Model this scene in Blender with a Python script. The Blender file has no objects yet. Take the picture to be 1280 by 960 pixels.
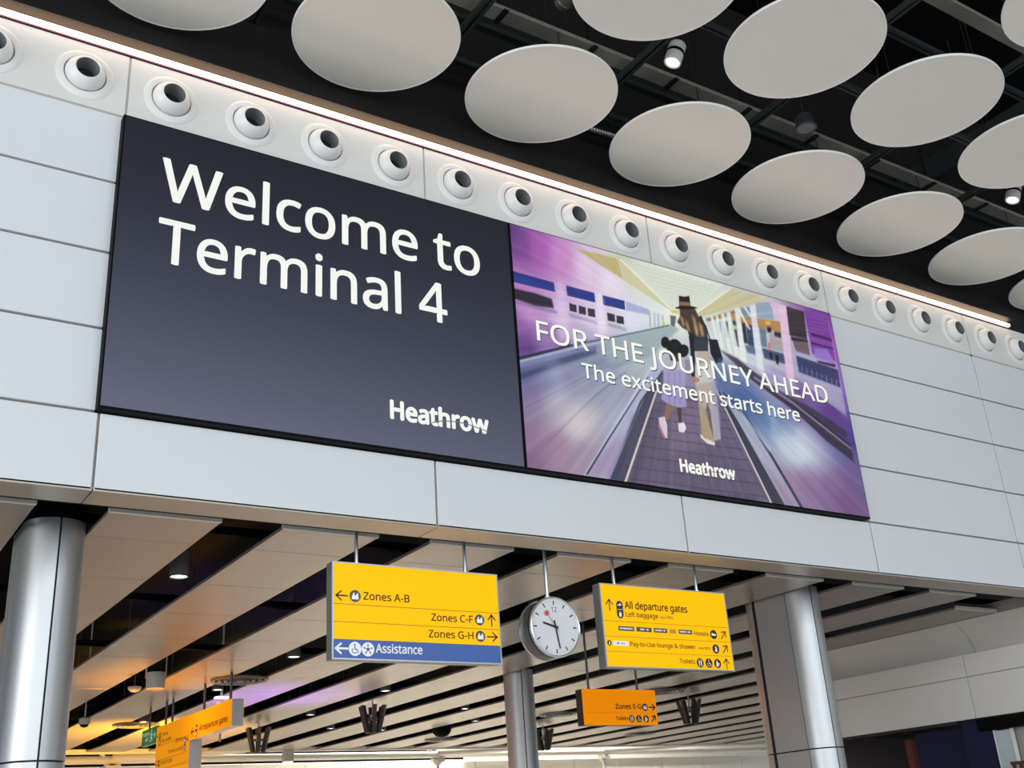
import bpy, bmesh, math, random, json
import numpy as np
from mathutils import Vector, Matrix
random.seed(4)
SC = bpy.context.scene
COL = SC.collection
PI = math.pi

# ------------------------------------------------------------------ camera
cam = bpy.data.cameras.new('camera')
cam.sensor_width = 36.0
cam.lens = 38.476
cam.clip_end = 300
camo = bpy.data.objects.new('camera', cam)
COL.objects.link(camo)
_r = Vector((0.8393168, -0.5399402, -0.0633394))
_u = -Vector((0.1608837, 0.3579834, -0.9197632))
_f = Vector((0.5192916, 0.7617824, 0.3873290))
camo.matrix_world = Matrix(((_r.x, _u.x, -_f.x, -1.773), (_r.y, _u.y, -_f.y, -8.346), (_r.z, _u.z, -_f.z, 1.600), (0, 0, 0, 1)))
SC.camera = camo

# ------------------------------------------------------------------ world, big lights, exposure
SC.view_settings.view_transform = 'Standard'
SC.view_settings.look = 'None'
SC.view_settings.exposure = 0.0
SC.view_settings.gamma = 1.0
SC.view_settings.use_curve_mapping = False
w = bpy.data.worlds.new('world'); SC.world = w; w.use_nodes = True
bg = w.node_tree.nodes['Background']
bg.inputs[0].default_value = (0.80, 0.91, 1.0, 1)
bg.inputs[1].default_value = 0.74

def light(name, kind, loc, aim, energy, color, size=1.0, size_y=None, spot=None, spread=None):
    l = bpy.data.lights.new(name, kind); l.energy = energy; l.color = color
    if kind == 'AREA':
        l.size = size
        if size_y: l.shape = 'RECTANGLE'; l.size_y = size_y
        if spread: l.spread = spread
    else:
        l.shadow_soft_size = size
    if spot: l.spot_size = spot; l.spot_blend = 0.8
    o = bpy.data.objects.new(name, l); COL.objects.link(o)
    o.location = loc
    o.rotation_euler = (Vector(aim) - Vector(loc)).to_track_quat('-Z', 'Y').to_euler()
    return o
light('daylight_area', 'AREA', (0, -24, 7.0), (6, 0, 5.0), 3000, (0.88, 0.95, 1.0), 34, 9)  # daylight from the windows behind the camera
light('daylight_area', 'AREA', (-16, -6, 5.5), (4, 2, 4), 1500, (0.95, 0.97, 1.0), 14, 7)  # unseen side fill added at the left to brighten the right bulkhead
light('hall_light', 'AREA', (18, 22.6, 7.6), (18.5, 24.4, 3.0), 4800, (1.0, 0.94, 0.84), 34, 2.0)

# ------------------------------------------------------------------ materials
MATS = {}
def mat(name, col, rough=0.5, metal=0.0, emit=None, es=1.0, noise=0.0, nscale=8.0, bump=0.0, bscale=40.0, stretch=None, spec=0.5, attr=False, coat=0.0):
    m = bpy.data.materials.new(name); m.use_nodes = True
    nt = m.node_tree; b = nt.nodes['Principled BSDF']
    c = (*col, 1)
    b.inputs['Base Color'].default_value = c
    b.inputs['Roughness'].default_value = rough
    b.inputs['Metallic'].default_value = metal
    b.inputs['Specular IOR Level'].default_value = spec
    b.inputs['Coat Weight'].default_value = coat
    tc = nt.nodes.new('ShaderNodeTexCoord')
    mp = nt.nodes.new('ShaderNodeMapping')
    nt.links.new(tc.outputs['Object'], mp.inputs[0])
    if stretch: mp.inputs['Scale'].default_value = stretch
    n = nt.nodes.new('ShaderNodeTexNoise'); n.inputs['Scale'].default_value = nscale; n.inputs['Detail'].default_value = 5
    nt.links.new(mp.outputs[0], n.inputs['Vector'])
    if noise > 0:
        mx = nt.nodes.new('ShaderNodeMix'); mx.data_type = 'RGBA'; mx.blend_type = 'MULTIPLY'
        mx.inputs[0].default_value = 1.0
        r = nt.nodes.new('ShaderNodeMapRange'); r.inputs[3].default_value = 1 - noise; r.inputs[4].default_value = 1 + noise
        nt.links.new(n.outputs[0], r.inputs[0])
        mx.inputs[6].default_value = c
        nt.links.new(r.outputs[0], mx.inputs[7]); nt.links.new(mx.outputs[2], b.inputs['Base Color'])
    if bump > 0:
        bp = nt.nodes.new('ShaderNodeBump'); bp.inputs['Strength'].default_value = bump; bp.inputs['Distance'].default_value = 0.004
        n2 = nt.nodes.new('ShaderNodeTexNoise'); n2.inputs['Scale'].default_value = bscale
        nt.links.new(mp.outputs[0], n2.inputs['Vector'])
        nt.links.new(n2.outputs[0], bp.inputs['Height']); nt.links.new(bp.outputs[0], b.inputs['Normal'])
    if emit:
        b.inputs['Emission Color'].default_value = (*emit, 1)
        b.inputs['Emission Strength'].default_value = es
    if attr:
        a = nt.nodes.new('ShaderNodeAttribute'); a.attribute_name = 'col'
        nt.links.new(a.outputs['Color'], b.inputs['Emission Color'])
        b.inputs['Emission Strength'].default_value = es
    MATS[name] = m
    return m
def lin(r, g, b):
    f = lambda c: ((c / 255 + 0.055) / 1.055) ** 2.4 if c > 10 else c / 255 / 12.92
    return (f(r), f(g), f(b))
M_panel = mat('white_coated_panel', (0.72, 0.74, 0.76), 0.38, noise=0.012, nscale=1.2, bump=0.02, bscale=6)
M_band = mat('white_band_panel', (0.72, 0.70, 0.67), 0.42, noise=0.012, nscale=1.5)
M_back = mat('grey_backing', (0.46, 0.45, 0.42), 0.7, noise=0.05)
M_soffit = mat('beige_soffit', (0.47, 0.41, 0.35), 0.32, metal=0.35, noise=0.03, nscale=1.0)
M_edge = mat('aluminium_edge', (0.80, 0.80, 0.78), 0.45, metal=0.2, noise=0.02)
M_nozzle = mat('white_nozzle_plastic', (0.74, 0.73, 0.71), 0.35, noise=0.01)
M_throat = mat('nozzle_throat', (0.24, 0.24, 0.25), 0.5, noise=0.03)
M_hole = mat('nozzle_dark', (0.01, 0.01, 0.01), 0.9, noise=0.1)
M_led = mat('led_diffuser', (0.9, 0.9, 0.9), 0.5, emit=(1.0, 0.68, 0.44), es=10)
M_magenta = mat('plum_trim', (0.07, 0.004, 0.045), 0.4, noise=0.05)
M_black = mat('matt_black', (0.003, 0.0035, 0.004), 0.7, spec=0.08, noise=0.2, nscale=3)
M_beam = mat('black_painted_beam', (0.014, 0.013, 0.013), 0.5, spec=0.15, noise=0.1, nscale=2)
M_strut = mat('dark_steel_channel', (0.032, 0.040, 0.040), 0.45, metal=0.2, spec=0.3, noise=0.15, nscale=9)
M_tray = mat('galvanised_tray', (0.26, 0.25, 0.22), 0.6, metal=0.2, noise=0.35, nscale=30, bump=0.4, bscale=60)
M_duct = mat('silver_duct', (0.5, 0.48, 0.43), 0.3, metal=0.85, noise=0.15, nscale=12, bump=0.5, bscale=30)
M_disc = mat('acoustic_disc', (0.84, 0.81, 0.745), 0.75, noise=0.015, nscale=2, bump=0.05, bscale=200)
M_rim = mat('disc_rim', (0.86, 0.85, 0.80), 0.5, noise=0.02)
M_slat = mat('brushed_champagne_metal', (0.41, 0.37, 0.335), 0.30, metal=0.55, noise=0.04, nscale=2.5)
M_steel = mat('brushed_steel', (0.56, 0.57, 0.575), 0.46, metal=0.92, noise=0.05, nscale=6, stretch=(1, 1, .25), bump=0.04, bscale=30)
M_seam = mat('seam_dark', (0.012, 0.012, 0.016), 0.6, noise=0.1)
M_yellow = mat('sign_yellow', lin(238, 176, 0), 0.38, emit=lin(255, 190, 0), es=0.46, spec=0.12, noise=0.01)
M_orange = mat('sign_orange', lin(215, 125, 0), 0.4, emit=lin(240, 140, 0), es=0.60, spec=0.12, noise=0.01)
M_yellow2 = mat('sign_amber', lin(222, 140, 0), 0.4, emit=lin(255, 162, 0), es=0.55, spec=0.12, noise=0.01)
M_blue = mat('sign_blue', lin(58, 88, 150), 0.4, emit=lin(58, 90, 160), es=0.3, noise=0.01)
M_green = mat('sign_green', lin(0, 110, 50), 0.4, emit=lin(0, 120, 55), es=0.35, noise=0.01)
M_case = mat('sign_case_grey', (0.24, 0.245, 0.25), 0.35, metal=0.4, noise=0.03)
M_casel = mat('sign_case_silver', (0.5, 0.52, 0.54), 0.35, metal=0.5, noise=0.03)
M_cased = mat('sign_case_dark', (0.035, 0.033, 0.032), 0.4, noise=0.03)
M_pole = mat('steel_pole', (0.62, 0.64, 0.66), 0.28, metal=0.85, noise=0.03)
M_poled = mat('dark_pole', (0.10, 0.10, 0.10), 0.4, metal=0.6, noise=0.03)
M_brown = mat('print_brown', lin(96, 60, 30), 0.6, noise=0.01)
M_dark = mat('print_dark', lin(52, 34, 38), 0.6, noise=0.01)
M_line = mat('print_rule', lin(176, 118, 20), 0.6, noise=0.01)
M_grey = mat('print_grey', lin(92, 84, 84), 0.6, noise=0.01)
M_tan = mat('print_tan', lin(206, 160, 60), 0.6, noise=0.01)
M_white = mat('print_white', (0.85, 0.85, 0.86), 0.6, emit=(1, 1, 1), es=0.15, noise=0.01)
M_screen = mat('led_screen', (0.012, 0.012, 0.014), 0.55, attr=True, es=1.0, spec=0.2)
M_glowtext = mat('screen_white', (0.05, 0.05, 0.05), 0.6, emit=lin(238, 240, 232), es=1.0)
M_shadow = mat('screen_text_shadow', (0.02, 0.02, 0.02), 0.6, emit=lin(40, 38, 52), es=1.0)
M_cut1 = mat('screen_logo_cut', (0.02, 0.02, 0.02), 0.6, emit=lin(96, 100, 118), es=1.0)
M_cut2 = mat('screen_logo_cut_plum', (0.02, 0.02, 0.02), 0.6, emit=lin(92, 78, 104), es=1.0)
M_frame = mat('screen_frame', (0.003, 0.003, 0.003), 0.6, spec=0.1, noise=0.1)
M_clock = mat('clock_dial', (0.76, 0.78, 0.80), 0.3, noise=0.01, coat=0.3)
M_ccase = mat('clock_case', (0.19, 0.175, 0.165), 0.35, metal=0.6, noise=0.03)
M_crim = mat('clock_rim', (0.72, 0.74, 0.74), 0.25, metal=0.8, noise=0.02)
M_cblk = mat('clock_black', (0.012, 0.014, 0.03), 0.5, noise=0.02)
M_red = mat('clock_red', (0.72, 0.09, 0.09), 0.5, noise=0.02)
M_floor = mat('pale_terrazzo', (0.70, 0.68, 0.64), 0.35, noise=0.12, nscale=25)
M_wallr = mat('offwhite_bulkhead', (0.80, 0.78, 0.74), 0.5, noise=0.015, nscale=1.5)
M_navy = mat('navy_hoarding', (0.001, 0.003, 0.05), 0.6, noise=0.08, nscale=1.5)
M_redc = mat('red_pillar', (0.25, 0.05, 0.04), 0.5, noise=0.05)
M_glassp = mat('pale_blue_panel', (0.52, 0.60, 0.64), 0.2, noise=0.12, nscale=3, stretch=(1, 1, 4))
M_beige = mat('beige_panel', (0.42, 0.41, 0.37), 0.5, noise=0.02)
M_wood = mat('brown_wood', (0.10, 0.04, 0.025), 0.5, noise=0.3, nscale=20)
M_cream = mat('cream_steelwork', (0.78, 0.75, 0.68), 0.45, noise=0.03)
M_hallw = mat('cream_wall', (0.84, 0.80, 0.72), 0.6, noise=0.015)
M_dl = mat('downlight_can', (0.10, 0.10, 0.10), 0.4, noise=0.05)
M_lens = mat('lamp_lens', (0.9, 0.9, 0.9), 0.3, emit=(1.0, 0.95, 0.88), es=9.0)
M_lensw = mat('lamp_lens_dim', (0.8, 0.8, 0.8), 0.3, emit=(1.0, 0.93, 0.84), es=2.2)
M_fin = mat('brown_fin', (0.07, 0.055, 0.048), 0.45, metal=0.3, noise=0.05)
M_ring = mat('diffuser_ring', (0.13, 0.13, 0.15), 0.35, metal=0.5, noise=0.05)
M_eqw = mat('equipment_white', (0.45, 0.44, 0.42), 0.5, noise=0.03)
M_wire = mat('wire', (0.035, 0.037, 0.04), 0.4, metal=0.5, noise=0.05)

# ------------------------------------------------------------------ helpers
class Pr:
    # a print run: every line of lettering, arrow and pictogram becomes an object of its own
    def __init__(s): s.items = []
def link(name, bm, m, parent=None, smooth=False):
    if isinstance(bm, Pr):
        for k, b in bm.items: link(k or name, b, m, parent)
        return None
    me = bpy.data.meshes.new(name)
    bm.normal_update()
    bm.to_mesh(me); bm.free()
    for x in (m if isinstance(m, (list, tuple)) else [m]): me.materials.append(x)
    if smooth:
        for p in me.polygons: p.use_smooth = True
        try: me.set_sharp_from_angle(angle=math.radians(40))
        except Exception: pass
    o = bpy.data.objects.new(name, me); COL.objects.link(o)
    if parent: o.parent = parent
    return o
def inst(name, src, loc, parent=None, rotz=0):
    o = bpy.data.objects.new(name, src.data); COL.objects.link(o)
    o.location = loc; o.rotation_euler = (0, 0, rotz)
    if parent: o.parent = parent
    return o
def empty(name, loc=(0, 0, 0), rotz=0, label=None, cat=None, group=None, kind=None):
    o = bpy.data.objects.new(name, None); COL.objects.link(o); o.empty_display_size = .1
    o.location = loc; o.rotation_euler = (0, 0, rotz)
    tag(o, label, cat, group, kind)
    return o
def tag(o, label=None, cat=None, group=None, kind=None):
    if label: o['label'] = label
    if cat: o['category'] = cat
    if group: o['group'] = group
    if kind: o['kind'] = kind
    return o
def copy_tree(o, parent=None):
    c = o.copy(); COL.objects.link(c)
    if parent is not None: c.parent = parent
    for ch in list(o.children): copy_tree(ch, c)
    return c
def box(bm, x0, x1, y0, y1, z0, z1, bevel=0.0):
    r = bmesh.ops.create_cube(bm, size=1)
    vs = r['verts']
    for v in vs:
        v.co = Vector(((x0 + x1) / 2 + v.co.x * (x1 - x0), (y0 + y1) / 2 + v.co.y * (y1 - y0), (z0 + z1) / 2 + v.co.z * (z1 - z0)))
    if bevel:
        es = list({e for v in vs for e in v.link_edges})
        bmesh.ops.bevel(bm, geom=es, offset=bevel, segments=1, affect='EDGES')
def tube(bm, a, b, r, seg=10, r2=None, caps=True):
    a = Vector(a); b = Vector(b); d = b - a
    q = d.to_track_quat('Z', 'Y').to_matrix().to_4x4()
    M = Matrix.Translation((a + b) / 2) @ q
    bmesh.ops.create_cone(bm, cap_ends=caps, segments=seg, radius1=r, radius2=r if r2 is None else r2, depth=d.length, matrix=M)
def lathe(bm, prof, seg=32, M=None, close=False):
    # prof: (radius, height) pairs, revolved about Z, then transformed by M
    M = M or Matrix.Identity(4)
    rings = []
    for r, h in prof:
        if r < 1e-6: rings.append([bm.verts.new(M @ Vector((0, 0, h)))])
        else: rings.append([bm.verts.new(M @ Vector((r * math.cos(2 * PI * i / seg), r * math.sin(2 * PI * i / seg), h))) for i in range(seg)])
    for a, b in zip(rings, rings[1:] + ([rings[0]] if close else [])):
        for i in range(seg):
            j = (i + 1) % seg
            vs = [a[i % len(a)], a[j % len(a)], b[j % len(b)], b[i % len(b)]]
            vs2 = []
            for v in vs:
                if v not in vs2: vs2.append(v)
            if len(vs2) > 2:
                try: bm.faces.new(vs2)
                except ValueError: pass
    bmesh.ops.recalc_face_normals(bm, faces=bm.faces)
def prism(bm, pts, y0, y1, fn=None):
    # polygon in (a,b) extruded along c; fn maps (a,b,c) to xyz
    fn = fn or (lambda a, b, c: (a, c, b))
    f = [bm.verts.new(fn(a, b, y0)) for a, b in pts]
    g = [bm.verts.new(fn(a, b, y1)) for a, b in pts]
    n = len(pts)
    bm.faces.new(f); bm.faces.new(g[::-1])
    for i in range(n): bm.faces.new([f[i], g[i], g[(i + 1) % n], f[(i + 1) % n]])
    bmesh.ops.recalc_face_normals(bm, faces=bm.faces)
MY = Matrix.Rotation(PI / 2, 4, 'X')     # local +Z -> world -Y (things that face the hall)

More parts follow.
